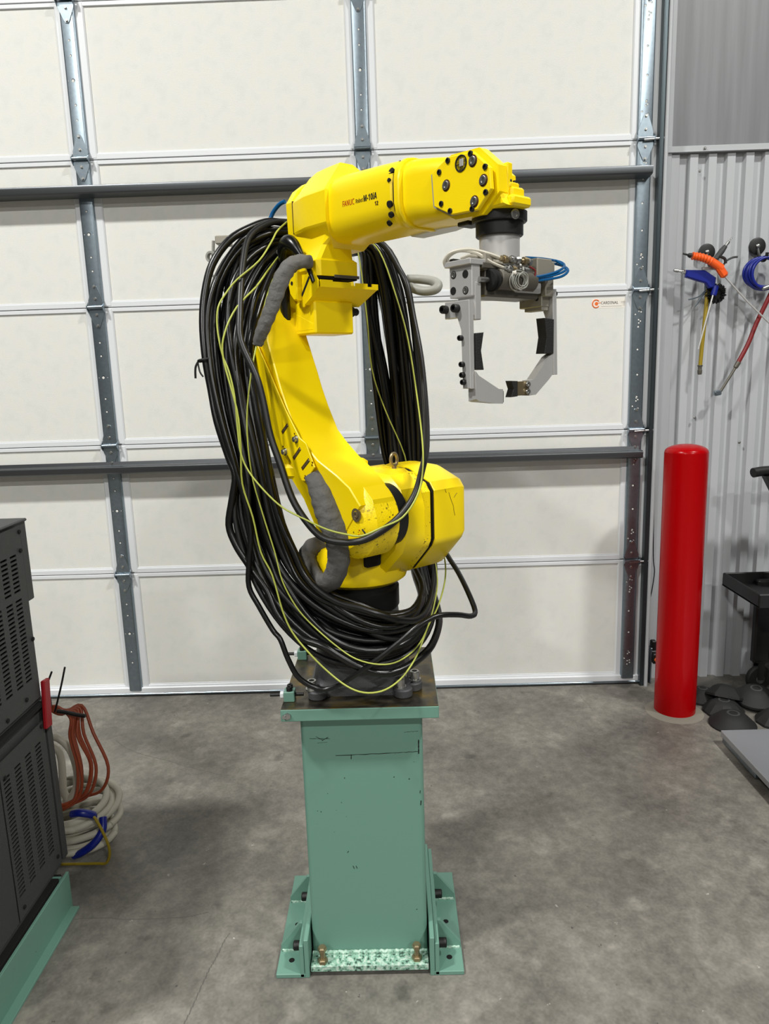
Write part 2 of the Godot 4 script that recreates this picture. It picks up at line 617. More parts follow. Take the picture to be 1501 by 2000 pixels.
func door() -> void:
	var d := structure("door_1")
	var bolt_mb := MB.new()
	hex_bolt(bolt_mb, Vector3.ZERO, V(0, 0, 1), 0.0055, 0.006)
	var bolt := bolt_mb.mesh()
	for k in 6:
		var y0: float = 0.0107 + SEC * k if k > 0 else 0.03
		var y1 := 0.0107 + SEC * (k + 1)
		for i in 3:
			var x0: float = STILES[i] + 0.055
			var x1: float = STILES[i + 1] - 0.055
			put("foam_panel", MB.new().add(bx(V((x0 + x1) / 2, (y0 + y1) / 2, DZ - 0.033), V(x1 - x0 + 0.02, y1 - y0 - 0.03, 0.05), 0.0), 0.0), M.foam, d)
			# the folded rails at the foot and the head of each section
			put("section_rail", MB.new().add(bx(V((x0 + x1) / 2, y0 + 0.0125, DZ - 0.0285), V(x1 - x0 + 0.02, 0.023, 0.0545), 0.002)).add(bx(V((x0 + x1) / 2, y0 + 0.0265, DZ - 0.03), V(x1 - x0 + 0.02, 0.005, 0.048), 0.001)), M.rail, d)
			put("section_rail", MB.new().add(bx(V((x0 + x1) / 2, y1 - 0.0105, DZ - 0.0285), V(x1 - x0 + 0.02, 0.0175, 0.0540), 0.002)), M.rail, d)
			put("joint_gasket", MB.new().add(bx(V((x0 + x1) / 2, y1, DZ - 0.03), V(x1 - x0 - 0.014, 0.008, 0.05), 0.0), 0.0), M.groove, d)
		for i in 4:
			var x: float = STILES[i]
			var w := 0.064
			put("stile_cover", MB.new().add(bx(V(x + 0.004, (y0 + y1) / 2, DZ - 0.028), V(0.122, y1 - y0 - 0.004, 0.056), 0.005)), M.rail, d)
			put("steel_stile", MB.new().add(prism(P2([-w / 2, 0.0, -w / 2 + 0.003, 0.012, -w / 2 + 0.009, 0.016, w / 2 - 0.009, 0.016, w / 2 - 0.003, 0.012, w / 2, 0.0]), -(y1 - 0.004), -(y0 + 0.002)), 38.0, Transform3D(Basis(V(1, 0, 0), V(0, 0, 1), V(0, -1, 0)), V(x, 0, DZ - 0.001))), M.galv, d)
			stile_holes(d, x, y0, y1, i == 3, k)
			if k > 0:
				hinge(d, x, y0, bolt, i == 3)
	put("bottom_rail", MB.new().add(bx(V(-0.69, 0.03, DZ - 0.0255), V(3.7, 0.03, 0.071), 0.003)), M.rail, d)
	put("bottom_rail", MB.new().add(bx(V(-0.69, 0.0115, DZ - 0.022), V(3.7, 0.010, 0.072), 0.002)), M.galv, d)
	put("bottom_seal", MB.new().add(bx(V(-0.69, 0.004, DZ - 0.022), V(3.7, 0.008, 0.062), 0.001)), M.black, d)
	# the two long reinforcing bars: a sharp lip on top, the web sloping back below it
	for y in [2.318, 1.128]:
		var prof := P2([0.0, -0.027, 0.0, 0.027, 0.005, 0.027, 0.008, 0.013, 0.060, 0.013, 0.066, 0.010, 0.068, 0.004, 0.066, -0.016, 0.060, -0.021, 0.005, -0.027])
		put("reinforcing_bar", MB.new().add(prism(prof, -1.115, 2.5, 0.0), 30.0, Transform3D(Basis(V(0, 0, 1), V(0, 1, 0), V(-1, 0, 0)), V(0, y, DZ + 0.014))), M.bar, d)

func stile_holes(d: Node3D, x: float, y0: float, y1: float, edge: bool, k: int) -> void:
	var mb := MB.new()
	var rim := MB.new()
	var zz := DZ + 0.0146
	var add_hole := func(hx: float, hy: float, r: float):
		mb.add(drum(r, 0.0, 0.0012, 0, 10), 38.0, along(V(hx, hy, zz), V(0, 0, 1)))
		rim.add(drum(r * 1.3, 0.0, 0.0006, 0, 10), 38.0, along(V(hx + 0.0006, hy + r * 0.25, zz), V(0, 0, 1)))  # black rim shifted upward paints the shade at each hole's upper edge
	if edge:
		for f in [0.24, 0.40, 0.58, 0.74]:
			add_hole.call(x + 0.004 * sin(f * 40.0), lerpf(y0, y1, f), 0.004)
		for s in [-1.0, 1.0]:
			var yc := (y1 if s < 0 else y0)
			for q in [[-0.004, 0.075], [0.008, 0.083], [-0.003, 0.092], [0.007, 0.095], [-0.018, 0.105], [-0.003, 0.128], [0.005, 0.134], [-0.002, 0.142]]:
				add_hole.call(x + q[0], yc + s * q[1], 0.0034)
	else:
		for f in [0.25, 0.345, 0.655, 0.75]:
			add_hole.call(x, lerpf(y0, y1, f), 0.0036)
		add_hole.call(x, lerpf(y0, y1, 0.5), 0.0058)
		for s in [-1.0, 1.0]:
			add_hole.call(x + s * 0.019, lerpf(y0, y1, 0.5), 0.0016)
	put("punched_hole", rim, M.void, d).set_meta("kind", "stuff")
	put("hole_backing", mb, M.foam, d).set_meta("kind", "stuff")

func hinge(d: Node3D, x: float, y: float, bolt: Mesh, edge: bool) -> void:
	var h := Node3D.new()
	h.name = "hinge"
	d.add_child(h, true)
	h.position = V(x, y, DZ + 0.015)
	var w := 0.032
	var leaf := P2([-w, 0.006, w, 0.006, w, 0.03, 0.012, 0.088, 0.006, 0.096, -0.006, 0.096, -0.012, 0.088, -w, 0.03])
	var low := P2([-w, -0.006, -w - 0.003, -0.02, -w, -0.034, -0.012, -0.080, -0.006, -0.088, 0.006, -0.088, 0.012, -0.080, w, -0.034, w + 0.003, -0.02, w, -0.006])
	share("upper_leaf", MB.new().add(prism(leaf, 0.0, 0.003, 0.0008)).mesh(), M.galv, h)
	share("lower_leaf", MB.new().add(prism(low, 0.0, 0.003, 0.0008)).mesh(), M.galv, h)
	var k := MB.new()
	k.add(drum(0.0075, -0.035, 0.035, 0.001, 12), 38.0, along(V(0, 0, 0.012), V(1, 0, 0)))
	for s in [-1.0, 1.0]:
		k.add(prism(P2([0.0, -0.026, 0.0, 0.022, 0.010, 0.012, 0.021, 0.005, 0.021, -0.008, 0.008, -0.020]), -0.0015, 0.0015), 20.0, Transform3D(Basis(V(0, 0, 1), V(0, 1, 0), V(-1, 0, 0)), V(s * (w + 0.003), 0, 0)))
	put("knuckle", k, M.galv, h)
	for q in [0.036, 0.088, -0.032, -0.079]:
		share("bolt", bolt, M.steel, h, Transform3D(Basis(), V(0, q, 0.003)))
	if edge:
		put("roller_shaft", MB.new().add(drum(0.0055, -0.02, 0.075, 0, 10), 38.0, along(V(0.01, -0.006, 0.014), V(1, 0.05, 0))), M.steel, h)

func side_wall() -> void:
	var w: Node3D = get_node("wall_front")
	# trapezoid-ribbed sheet below, smooth sheet above
	var t := PackedVector3Array()
	var x := 1.20
	var pts := [[0.0, 0.0], [0.030, 0.0], [0.038, 0.02], [0.072, 0.02], [0.080, 0.0]]
	while x < 3.0:
		for i in 4:
			var a := V(x + pts[i][0], 0, -3.378 + pts[i][1])
			var b := V(x + pts[i + 1][0], 0, -3.378 + pts[i + 1][1])
			quad(t, a, b, b + V(0, 2.40, 0), a + V(0, 2.40, 0))
		x += 0.08
	quad(t, V(x, 0, -3.378), V(1.20, 0, -3.40), V(1.20, 2.40, -3.40), V(x, 2.40, -3.378))
	put("ribbed_sheet", MB.new().add(t, 15.0), M.wall, w)
	put("smooth_sheet", MB.new().add(bx(V(2.1, 4.0, -3.375), V(1.84, 3.2, 0.03), 0.0), 0.0), M.sheet, w)
	put("sheet_trim", MB.new().add(bx(V(2.1, 2.418, -3.352), V(1.80, 0.024, 0.016), 0.002)).add(bx(V(2.1, 2.406, -3.356), V(1.80, 0.003, 0.03), 0.001)), M.wall, w)
	for s in [[1.372, 2.418, -3.343], [1.36, 2.33, -3.357], [1.39, 1.27, -3.357], [1.345, 0.05, -3.357], [1.60, 1.15, -3.357], [1.68, 2.418, -3.343]]:
		var mb := MB.new()
		hex_bolt(mb, V(s[0], s[1], s[2]), V(0, 0, 1), 0.005, 0.007)
		put("sheet_screw", mb, M.steel, w)
	var j := structure("trim_1")
	put("guide_track", MB.new().add(bx(V(1.1545, 1.9, -3.31), V(0.004, 3.8, 0.075), 0.001)).add(bx(V(1.165, 1.9, -3.345), V(0.025, 3.8, 0.004), 0.001)).add(bx(V(1.163, 1.9, -3.274), V(0.014, 3.8, 0.004), 0.001)), M.track, j)
	put("jamb_angle", MB.new().add(bx(V(1.181, 1.9, -3.315), V(0.012, 3.8, 0.095), 0.003)).add(drum(0.0085, 0.0, 3.8, 0, 14), 38.0, Transform3D(Basis(), V(1.181, 0, -3.272))), M.wall, j)
	put("jamb_face", MB.new().add(bx(V(1.212, 1.9, -3.362), V(0.05, 3.8, 0.02), 0.003)), M.wall, j)
	for y in [2.72, 1.62, 0.86]:
		put("track_bracket", MB.new().add(bx(V(1.194, y, -3.335), V(0.014, 0.07, 0.03), 0.002)), M.black, j)
	# sensor lead and box low on the jamb
	var s := thing("sensor_lead", "thin black lead hanging loosely along the door jamb behind red bollard", "cable")
	put("lead", MB.new().add(tube(smooth_path([V(1.205, 1.05, -3.335), V(1.212, 0.8, -3.335), V(1.216, 0.62, -3.33), V(1.222, 0.55, -3.325), V(1.214, 0.45, -3.33), V(1.205, 0.38, -3.335), V(1.21, 0.2, -3.33), V(1.215, 0.12, -3.32)]), 0.0025, 6)), M.black, s)
	var e := thing("photo_eye", "small black photo eye with amber lens low beside the door track", "sensor", V(1.225, 0.13, -3.30))
	put("bracket", MB.new().add(bx(V(-0.012, -0.04, -0.02), V(0.006, 0.18, 0.05), 0.001)), M.galv, e)
	put("housing", MB.new().add(bx(V(0.006, 0.0, 0.0), V(0.03, 0.05, 0.04), 0.004)).add(bx(V(0.0, 0.06, -0.01), V(0.025, 0.05, 0.03), 0.004)), M.black, e)
	put("lens", MB.new().add(drum(0.01, 0.0, 0.006, 0.001, 14), 38.0, along(V(0.006, -0.002, 0.02), V(0, 0, 1))), M.ink_orange, e)
	var st := thing("door_sticker", "small white maker's sticker with an orange letter emblem on the door panel", "sticker", V(0.9725, 1.787, DZ - 0.008))
	put("paper", MB.new().add(bx(V(0, 0, 0), V(0.154, 0.042, 0.0008), 0.0), 0.0), M.paper, st)
	var ring := MB.new()
	var arc := PackedVector3Array()
	for i in 19:
		var a := deg_to_rad(40.0 + 280.0 * i / 18.0)
		arc.append(V(-0.058 + cos(a) * 0.0155, sin(a) * 0.0165, 0.0008))
	ring.add(tube(arc, 0.0024, 6))
	ring.add(drum(0.0075, 0.0, 0.0008, 0, 16), 38.0, along(V(-0.056, 0, 0.0006), V(0, 0, 1)))
	ring.add(bx(V(-0.043, 0.003, 0.0008), V(0.012, 0.0022, 0.0006)))
	put("emblem", ring, M.ink_orange, st)
	lettering("lettering", "CARDINAL", 0.0165, M.ink_black, st, V(-0.037, -0.007, 0.0006), Basis(), "Droid Sans", false)
	put("print_line", MB.new().add(bx(V(0.01, -0.0125, 0.0006), V(0.09, 0.0006, 0.0004))).add(bx(V(0.060, 0.006, 0.0006), V(0.018, 0.0007, 0.0004))).add(bx(V(0.060, 0.001, 0.0006), V(0.018, 0.0006, 0.0004))), M.ink_black, st)

func pedestal() -> void:
	var o := thing("pedestal", "pale green welded steel pedestal with floor brackets carrying the yellow robot", "pedestal", V(-0.097, 0, -1.79))
	put("column", MB.new().add(prism(rr(0.300, 0.300, 0.012, 3), -0.704, -0.020), 38.0, Transform3D(Basis(V(1, 0, 0), V(0, 0, 1), V(0, -1, 0)), V(0, 0, 0))), M.green, o)
	put("foot_plate", MB.new().add(bx(V(0, 0.022, 0), V(0.302, 0.018, 0.388), 0.002)), M.worn, o)
	put("foot_gap_shade", MB.new().add(bx(V(0, 0.006, -0.004), V(0.285, 0.012, 0.36), 0.0)), M.void, o)  # black block painted as the shaded gap under the foot plate
	var weld := MB.new()
	var wp := PackedVector3Array()
	for i in 61:
		wp.append(V(-0.148 + 0.296 * i / 60.0, 0.033 + 0.0012 * sin(i * 2.3), 0.153 + 0.001 * sin(i * 1.7)))
	weld.add(tube(wp, 0.0065, 6))
	put("weld_bead", weld, M.worn, o)
	for s in [-1.0, 1.0]:
		var b := Node3D.new()
		b.name = "floor_bracket"
		o.add_child(b, true)
		var slab := MB.new()
		slab.add(bx(V(s * 0.203, 0.006, 0.011), V(0.075, 0.012, 0.373), 0.0015))
		share("base_strip", slab.mesh(), M.green, b)
		put("upright", MB.new().add(bx(V(s * 0.160, 0.055, 0.011), V(0.012, 0.110, 0.373), 0.0015)), M.green, b)
		put("backing_strip", MB.new().add(bx(V(s * 0.1725, 0.048, 0.011), V(0.011, 0.092, 0.373), 0.0015)), M.green, b)
		for gz in [0.113, -0.067]:
			put("gusset", MB.new().add(prism(P2([0.0, 0.0, 0.060, 0.0, 0.060, 0.016, 0.008, 0.082, 0.0, 0.082]), -0.005, 0.005, 0.0008), 20.0, Transform3D(Basis(V(s, 0, 0), V(0, 1, 0), V(0, 0, 1)), V(s * 0.178, 0.012, gz))), M.green, b)
			var gw := PackedVector3Array()
			for i in 16:
				gw.append(V(s * (0.18 + 0.056 * i / 15.0), 0.0135, gz + 0.0065 + 0.0008 * sin(i * 2.1)))
			put("weld_bead", MB.new().add(tube(gw, 0.0035, 6)), M.worn, b)
			var hb := MB.new()
			hb.add(drum(0.012, 0.0, 0.022, 0.002, 16), 38.0, along(V(s * 0.178, 0.052, gz + 0.034), V(s, 0, 0)))
			put("side_bolt", hb, M.black, b)
		for hz in [0.152, 0.027, -0.12]:
			put("bolt_hole", MB.new().add(drum(0.0075, 0.0, 0.0006, 0, 16), 38.0, Transform3D(Basis(), V(s * 0.206, 0.0119, hz))), M.void, b)
	for s in [[-0.121, 0.192], [0.121, 0.188]]:
		var jb := Node3D.new()
		jb.name = "levelling_bolt"
		o.add_child(jb, true)
		jb.position = V(s[0], 0.031, s[1] - 0.012)
		put("nut", MB.new().add(lathe([[0, 0], [0.013, 0], [0.013, 0.009], [0.011, 0.011], [0, 0.011]], 6), 20.0), M.brass, jb)
		put("shank", MB.new().add(drum(0.007, 0.01, 0.034, 0, 12)), M.brass, jb)
		put("head", MB.new().add(lathe([[0, 0.033], [0.0115, 0.033], [0.0115, 0.042], [0.009, 0.045], [0, 0.045]], 6), 20.0), M.brass, jb)
	put("top_plate", MB.new().add(bx(V(0, 0.7185, 0.002), V(0.377, 0.031, 0.377), 0.002)), M.green, o)
	put("machined_face", MB.new().add(bx(V(0, 0.7345, 0.002), V(0.375, 0.002, 0.375), 0.0005)), M.oily, o)
	put("front_plug", MB.new().add(lathe([[0, 0], [0.0085, 0], [0.0085, 0.006], [0.005, 0.007], [0, 0.007]], 6), 20.0, along(V(-0.172, 0.719, 0.190), V(0, 0, 1))).add(drum(0.0045, 0.0, 0.01, 0, 10), 38.0, along(V(-0.180, 0.719, 0.190), V(0, 0, 1))), M.steel, o)
	for s in [[-0.172, 0.138], [-0.172, -0.125]]:
		var k := Node3D.new()
		k.name = "adjuster_block"
		o.add_child(k, true)
		k.position = V(s[0], 0.7355, s[1])
		put("block", MB.new().add(bx(V(0, 0.013, 0), V(0.026, 0.026, 0.03), 0.0015)), M.green, k)
		for zz in [0.006, -0.009]:
			var sc := MB.new()
			cap_screw(sc, V(0, 0.026, zz), V(0, 1, 0), 0.007, 0.010)
			put("cap_screw", sc, M.black, k)
		put("jack_screw", MB.new().add(drum(0.0045, -0.048, 0.034, 0, 10), 38.0, along(V(0, 0.014, 0), V(1, 0, 0))), M.black, k)
		put("lock_nut", MB.new().add(drum(0.009, -0.023, -0.014, 0.001, 6), 20.0, along(V(0, 0.014, 0), V(1, 0, 0))), M.rail, k)
	# scratches through the paint to dark primer
	var sm := MB.new()
	for q in [[-0.066, 0.590, 0.078, 0.5935, 0.0011], [-0.028, 0.580, -0.027, 0.592, 0.0012], [0.139, 0.59, 0.1395, 0.627, 0.0018], [-0.128, 0.637, -0.078, 0.6355, 0.0008], [-0.112, 0.642, -0.095, 0.632, 0.0008], [-0.098, 0.631, -0.082, 0.640, 0.0009], [-0.110, 0.625, -0.085, 0.6265, 0.0005], [-0.035, 0.284, -0.032, 0.276, 0.0010], [-0.0275, 0.284, -0.0245, 0.276, 0.0010], [0.141, 0.45, 0.142, 0.462, 0.0014], [0.140, 0.483, 0.1405, 0.49, 0.0010], [-0.048, 0.322, -0.044, 0.326, 0.0009], [0.105, 0.648, 0.139, 0.650, 0.0006], [0.078, 0.5935, 0.139, 0.596, 0.0009]]:
		var a := V(q[0], q[1], 0.1502)
		var b := V(q[2], q[3], 0.1502)
		var pp := PackedVector3Array()
		var rd := PackedFloat32Array()
		for i in 9:
			var f := i / 8.0
			pp.append(a.lerp(b, f) + V(0, 0.0006 * sin(i * 2.7 + q[0] * 90.0), -0.0003))
			rd.append(q[4] * (0.5 + 0.5 * absf(sin(i * 1.9 + q[1] * 70.0))))
		sm.add(tube(pp, 0.001, 6, rd))
	put("paint_scratch", sm, M.void, o).set_meta("kind", "stuff")

# ---------------------------------------------------------------- the robot; local x points along the arm, z towards the lettered side
func ring_xz(poly: PackedVector2Array, y: float) -> PackedVector3Array:
	var r := PackedVector3Array()
	for p in poly:
		r.append(V(p.x, y, p.y))
	return r

func ring_yz(x: float, cy: float, hh: float, hw: float, r: float, cz := 0.0, q := 4) -> PackedVector3Array:
	var out := PackedVector3Array()
	for p in rr(hw * 2, hh * 2, r, q):
		out.append(V(x, cy + p.y, cz + p.x))
	return out

func scaled(p: PackedVector2Array, s: float, c: Vector2) -> PackedVector2Array:
	var r := PackedVector2Array()
	for q in p:
		r.append(c + (q - c) * s)
	return r

func robot() -> void:
	var R := thing("industrial_robot", "yellow six-axis industrial robot arm bolted on the green pedestal", "robot", V(-0.097, 0.735, -1.788), -deg_to_rad(50.0))
	var back := Basis(V(0, 1, 0), deg_to_rad(50.0))
	# base, aligned with the pedestal
	var base := MB.new()
	var rings := []
	for s in [[0.0, 0.125, 0.03], [0.022, 0.125, 0.03], [0.03, 0.118, 0.03], [0.04, 0.116, 0.05], [0.11, 0.107, 0.085], [0.20, 0.098, 0.097]]:
		rings.append(ring_xz(rr(s[1] * 2, s[1] * 2, s[2], 6), s[0]))
	base.add(loft(rings), 38.0, Transform3D(back, Vector3.ZERO))
	base.add(bx(V(-0.02, 0.095, -0.135), V(0.16, 0.15, 0.10), 0.012), 38.0, Transform3D(back, Vector3.ZERO))
	for s in [[-0.105, 0.128], [0.105, 0.128], [0.13, 0.09], [0.12, 0.085]]:
		base.add(drum(0.023, 0.0, 0.022, 0.003, 20), 38.0, Transform3D(back, back * V(s[0], 0, s[1])))
	put("base", base, M.cast, R)
	for s in [[-0.118, 0.128], [0.098, 0.128], [0.135, 0.086], [0.108, 0.082], [-0.118, -0.11], [0.12, -0.11]]:
		var cs := MB.new()
		cs.add(drum(0.0155, 0.022, 0.026, 0, 18))
		cap_screw(cs, V(0, 0.026, 0), V(0, 1, 0), 0.0125, 0.02)
		var n := put("anchor_screw", cs, M.steel, R)
		n.position = back * V(s[0], 0.0, s[1])
	put("base_collar", MB.new().add(lathe([[0, 0.195], [0.100, 0.195], [0.103, 0.199], [0.103, 0.246], [0.096, 0.252], [0.096, 0.27], [0, 0.27]], 40)), M.black, R)
	# turret casting: skirt, shoulder and the motor housing on the far side
	var tu := MB.new()
	tu.add(lathe([[0, 0.266], [0.108, 0.266], [0.122, 0.276], [0.126, 0.29], [0.124, 0.335], [0.11, 0.36], [0.05, 0.385], [0, 0.39]], 40))
	var sh := P2([-0.10, 0.29, 0.06, 0.275, 0.13, 0.31, 0.19, 0.365, 0.205, 0.40, 0.205, 0.47, 0.19, 0.515, 0.15, 0.545, 0.07, 0.550, 0.0, 0.535, -0.06, 0.48, -0.10, 0.40])
	tu.add(prism(sh, -0.06, 0.026, 0.014), 30.0)
	tu.add(bx(V(0.0, 0.33, 0.03), V(0.17, 0.11, 0.14), 0.025), 30.0)
	put("turret", tu, M.yellow, R)
	put("access_window", MB.new().add(prism(rr(0.046, 0.030, 0.006, 3), 0.0, 0.008), 38.0, Transform3D(Basis(V(0, 0, -1), V(0, 1, 0), V(1, 0, 0)), V(0.1215, 0.345, 0.052))), M.void, R)
	var mp := P2([-0.09, 0.34, -0.06, 0.295, 0.075, 0.282, 0.115, 0.294, 0.180, 0.362, 0.190, 0.382, 0.190, 0.500, 0.175, 0.520, 0.10, 0.548, 0.02, 0.552, -0.05, 0.53, -0.09, 0.48])
	put("motor_bay", MB.new().add(prism(mp, -0.090, -0.02, 0.012), 30.0), M.chipped, R)
	put("seam", MB.new().add(prism(inset(mp, 0.003), -0.0955, -0.0885)), M.void, R)
	var cr := []
	var mc := Vector2(0.06, 0.43)
	for s in [[-0.0925, 0.993], [-0.095, 1.0], [-0.165, 1.0], [-0.188, 0.98], [-0.202, 0.93], [-0.207, 0.86]]:
		var ring := PackedVector3Array()
		for p in scaled(mp, s[1], mc):
			ring.append(V(p.x, p.y, s[0]))
		cr.append(ring)
	put("motor_cover", MB.new().add(loft(cr), 30.0), M.yellow, R)
	var scr := MB.new()
	for q in [[0.1955, 0.490, -0.140, 0.196, 0.455, -0.155], [0.1955, 0.455, -0.155, 0.196, 0.43, -0.160], [0.1955, 0.485, -0.168, 0.196, 0.475, -0.158], [0.1955, 0.50, -0.128, 0.1955, 0.49, -0.132]] :
		scr.add(tube(PackedVector3Array([V(q[0] - 0.0054, q[1], q[2]), V(q[0] - 0.0052, (q[1] + q[4]) / 2, (q[2] + q[5]) / 2 + 0.001), V(q[0] - 0.0054, q[4], q[5])]), 0.0006, 5))
	put("scratch", scr, M.ink_brown, R)
	put("lifting_boss", MB.new().add(bx(V(0.085, 0.515, -0.052), V(0.10, 0.05, 0.085), 0.006)), M.chipped, R)
	var eye := MB.new()
	var ep := PackedVector3Array()
	for i in 20:
		var a := TAU * i / 20
		ep.append(V(0.085 + 0.0 * a, 0.570 + cos(a) * 0.0155, -0.058 + sin(a) * 0.010))
	eye.add(tube(ep, 0.0042, 8, PackedFloat32Array(), true))
	eye.add(lathe([[0, 0.538], [0.012, 0.538], [0.012, 0.545], [0.006, 0.549], [0.0055, 0.556], [0, 0.557]], 14), 38.0, Transform3D(Basis(), V(0.085, 0, -0.058)))
	put("eye_bolt", eye, M.brass, R)
	put("top_plate", MB.new().add(prism(P2([-0.09, 0.015, 0.03, 0.02, 0.03, -0.16, -0.03, -0.19, -0.09, -0.16]), 0.0, 0.035, 0.008), 30.0, Transform3D(Basis(V(1, 0, 0), V(0, 0, -1), V(0, 1, 0)), V(0.0, 0.540, 0.0)).rotated_local(V(0, 1, 0), 0.0)), M.yellow, R)
	var zax := Basis(V(1, 0, 0), V(0, 0, 1), V(0, -1, 0))
	put("shoulder_ring", MB.new().add(lathe([[0, 0.020], [0.074, 0.020], [0.074, 0.062], [0, 0.062]], 48), 38.0, Transform3D(zax, V(0.15, 0.455, 0))), M.black, R)
	# lower arm: bowed beam, hub at the foot, eye at the head
	var hub := MB.new()
	hub.add(lathe([[0, 0.054], [0.082, 0.054], [0.088, 0.060], [0.088, 0.122], [0.078, 0.136], [0.060, 0.148], [0, 0.148]], 48), 30.0, Transform3D(zax, V(0.15, 0.455, 0)))
	put("arm_hub", hub, M.chipped, R)
	var F := [[0.215, 0.50, 0.10, 0.37], [0.19, 0.538, 0.055, 0.425], [0.155, 0.563, 0.02, 0.495], [0.10, 0.592, -0.02, 0.545], [0.055, 0.622, -0.05, 0.575], [0.020, 0.650, -0.08, 0.607], [-0.016, 0.708, -0.112, 0.68], [-0.038, 0.750, -0.135, 0.73], [-0.053, 0.785, -0.150, 0.77], [-0.085, 0.862, -0.195, 0.85], [-0.103, 0.91, -0.212, 0.90], [-0.118, 0.95, -0.21, 0.945], [-0.140, 0.982, -0.185, 0.982]]
	var ar := []
	for k in F.size():
		var s: Array = F[k]
		var z0: float = 0.058 if k < 9 else lerpf(0.058, 0.07, (k - 8) / 4.0)
		var z1: float = lerpf(0.150, 0.176, clampf(k / 3.0, 0.0, 1.0)) if k < 10 else lerpf(0.176, 0.14, (k - 9) / 3.0)
		var f := V(s[0], s[1], 0)
		var b := V(s[2], s[3], 0)
		var d := (b - f).normalized()
		var c := 0.0025
		ar.append(PackedVector3Array([f + V(0, 0, z0 + c), f + V(0, 0, z1 - c), f + d * c + V(0, 0, z1), b - d * c + V(0, 0, z1), b + V(0, 0, z1 - c), b + V(0, 0, z0 + c), b - d * c + V(0, 0, z0), f + d * c + V(0, 0, z0)]))
	put("lower_arm", MB.new().add(loft(ar), 30.0), M.yellow, R)
	put("arm_web", MB.new().add(prism(P2([0.180, 0.545, 0.222, 0.51, 0.236, 0.47, 0.232, 0.43, 0.16, 0.40, 0.12, 0.44, 0.10, 0.53]), 0.064, 0.122, 0.001), 30.0), M.yellow, R)
	var hp := MB.new()
	hp.add(lathe([[0, 0], [0.015, 0], [0.015, 0.003], [0.010, 0.003], [0.009, 0.0012], [0, 0.0012]], 18), 38.0, along(V(0.200, 0.478, 0.1485), V(0, 0, 1)))
	cap_screw(hp, V(0.200, 0.478, 0.149), V(0, 0, 1), 0.008, 0.004)
	put("hub_plug", hp, M.brass, R)
	var wm := MB.new()
	var wa := PackedVector3Array()
	for i in 8:
		var a := deg_to_rad(-60 + 17.0 * i)
		wa.append(V(0.212 + cos(a) * 0.012, 0.435 + sin(a) * 0.016, 0.1485 - 0.02 * maxf(0.0, cos(a) - 0.8)))
	wm.add(tube(wa, 0.0018, 6))
	put("direction_mark", wm, M.ink_black, R)
	put("direction_print", MB.new().add(bx(V(0.206, 0.434, 0.1485), V(0.007, 0.003, 0.0008))).add(bx(V(0.211, 0.418, 0.147), V(0.006, 0.003, 0.0008))).add(bx(V(0.207, 0.445, 0.1485), V(0.004, 0.002, 0.0008))), M.ink_red, R)
	# sheet-metal hose guard screwed to the arm's near side
	var go := P2([-0.123, 0.86, -0.068, 0.785, -0.009, 0.703, 0.045, 0.640, 0.069, 0.629, 0.099, 0.578, 0.061, 0.543, 0.044, 0.543, -0.010, 0.596, -0.051, 0.636, -0.102, 0.701, -0.132, 0.750, -0.138, 0.823])
	put("hose_guard", MB.new().add(prism(go, 0.181, 0.1845, 0.0008), 20.0), M.yellow, R)
	for q in [[-0.002, 0.669, -0.029, 0.649], [0.046, 0.617, 0.014, 0.591], [0.080, 0.594, 0.048, 0.570]]:
		var a := V(q[0], q[1], 0.1846)
		var b := V(q[2], q[3], 0.1846)
		var xf := Transform3D(Basis(V(0, 0, 1), atan2(b.y - a.y, b.x - a.x)), (a + b) / 2)
		put("guard_slot", MB.new().add(bx(V(0, 0, 0), V(a.distance_to(b), 0.0085, 0.0008)), 38.0, xf), M.ink_brown, R)
		put("strap", MB.new().add(bx(V(-0.002, 0.0005, 0.0006), V(a.distance_to(b) - 0.006, 0.005, 0.0012), 0.0003), 38.0, xf), M.brass, R)
	for q in [[0.031, 0.637], [-0.020, 0.605]]:
		var gb := MB.new()
		gb.add(drum(0.009, 0.0, 0.0015, 0, 16), 38.0, along(V(q[0], q[1], 0.1845), V(0, 0, 1)))
		cap_screw(gb, V(q[0], q[1], 0.186), V(0, 0, 1), 0.0065, 0.007)
		put("guard_screw", gb, M.steel, R)
	for q in [[0.025, 0.649], [-0.028, 0.617], [0.092, 0.588], [0.090, 0.582], [0.057, 0.550], [0.060, 0.555]]:
		put("rivet_hole", MB.new().add(drum(0.0022, 0.0, 0.0008, 0, 10), 38.0, along(V(q[0], q[1], 0.1844), V(0, 0, 1))), M.ink_brown, R)
	put("guard_shadow_gap", MB.new().add(prism(inset(go, 0.014), 0.174, 0.182)), M.void, R)  # black filler painted as the shade between guard and arm
	# elbow casting and the sheet-metal bracket in front of it
	var el := MB.new()
	el.add(lathe([[0, -0.07], [0.072, -0.07], [0.078, -0.064], [0.078, 0.052], [0.07, 0.058], [0, 0.058]], 40), 30.0, Transform3D(zax, V(-0.132, 0.975, 0)))
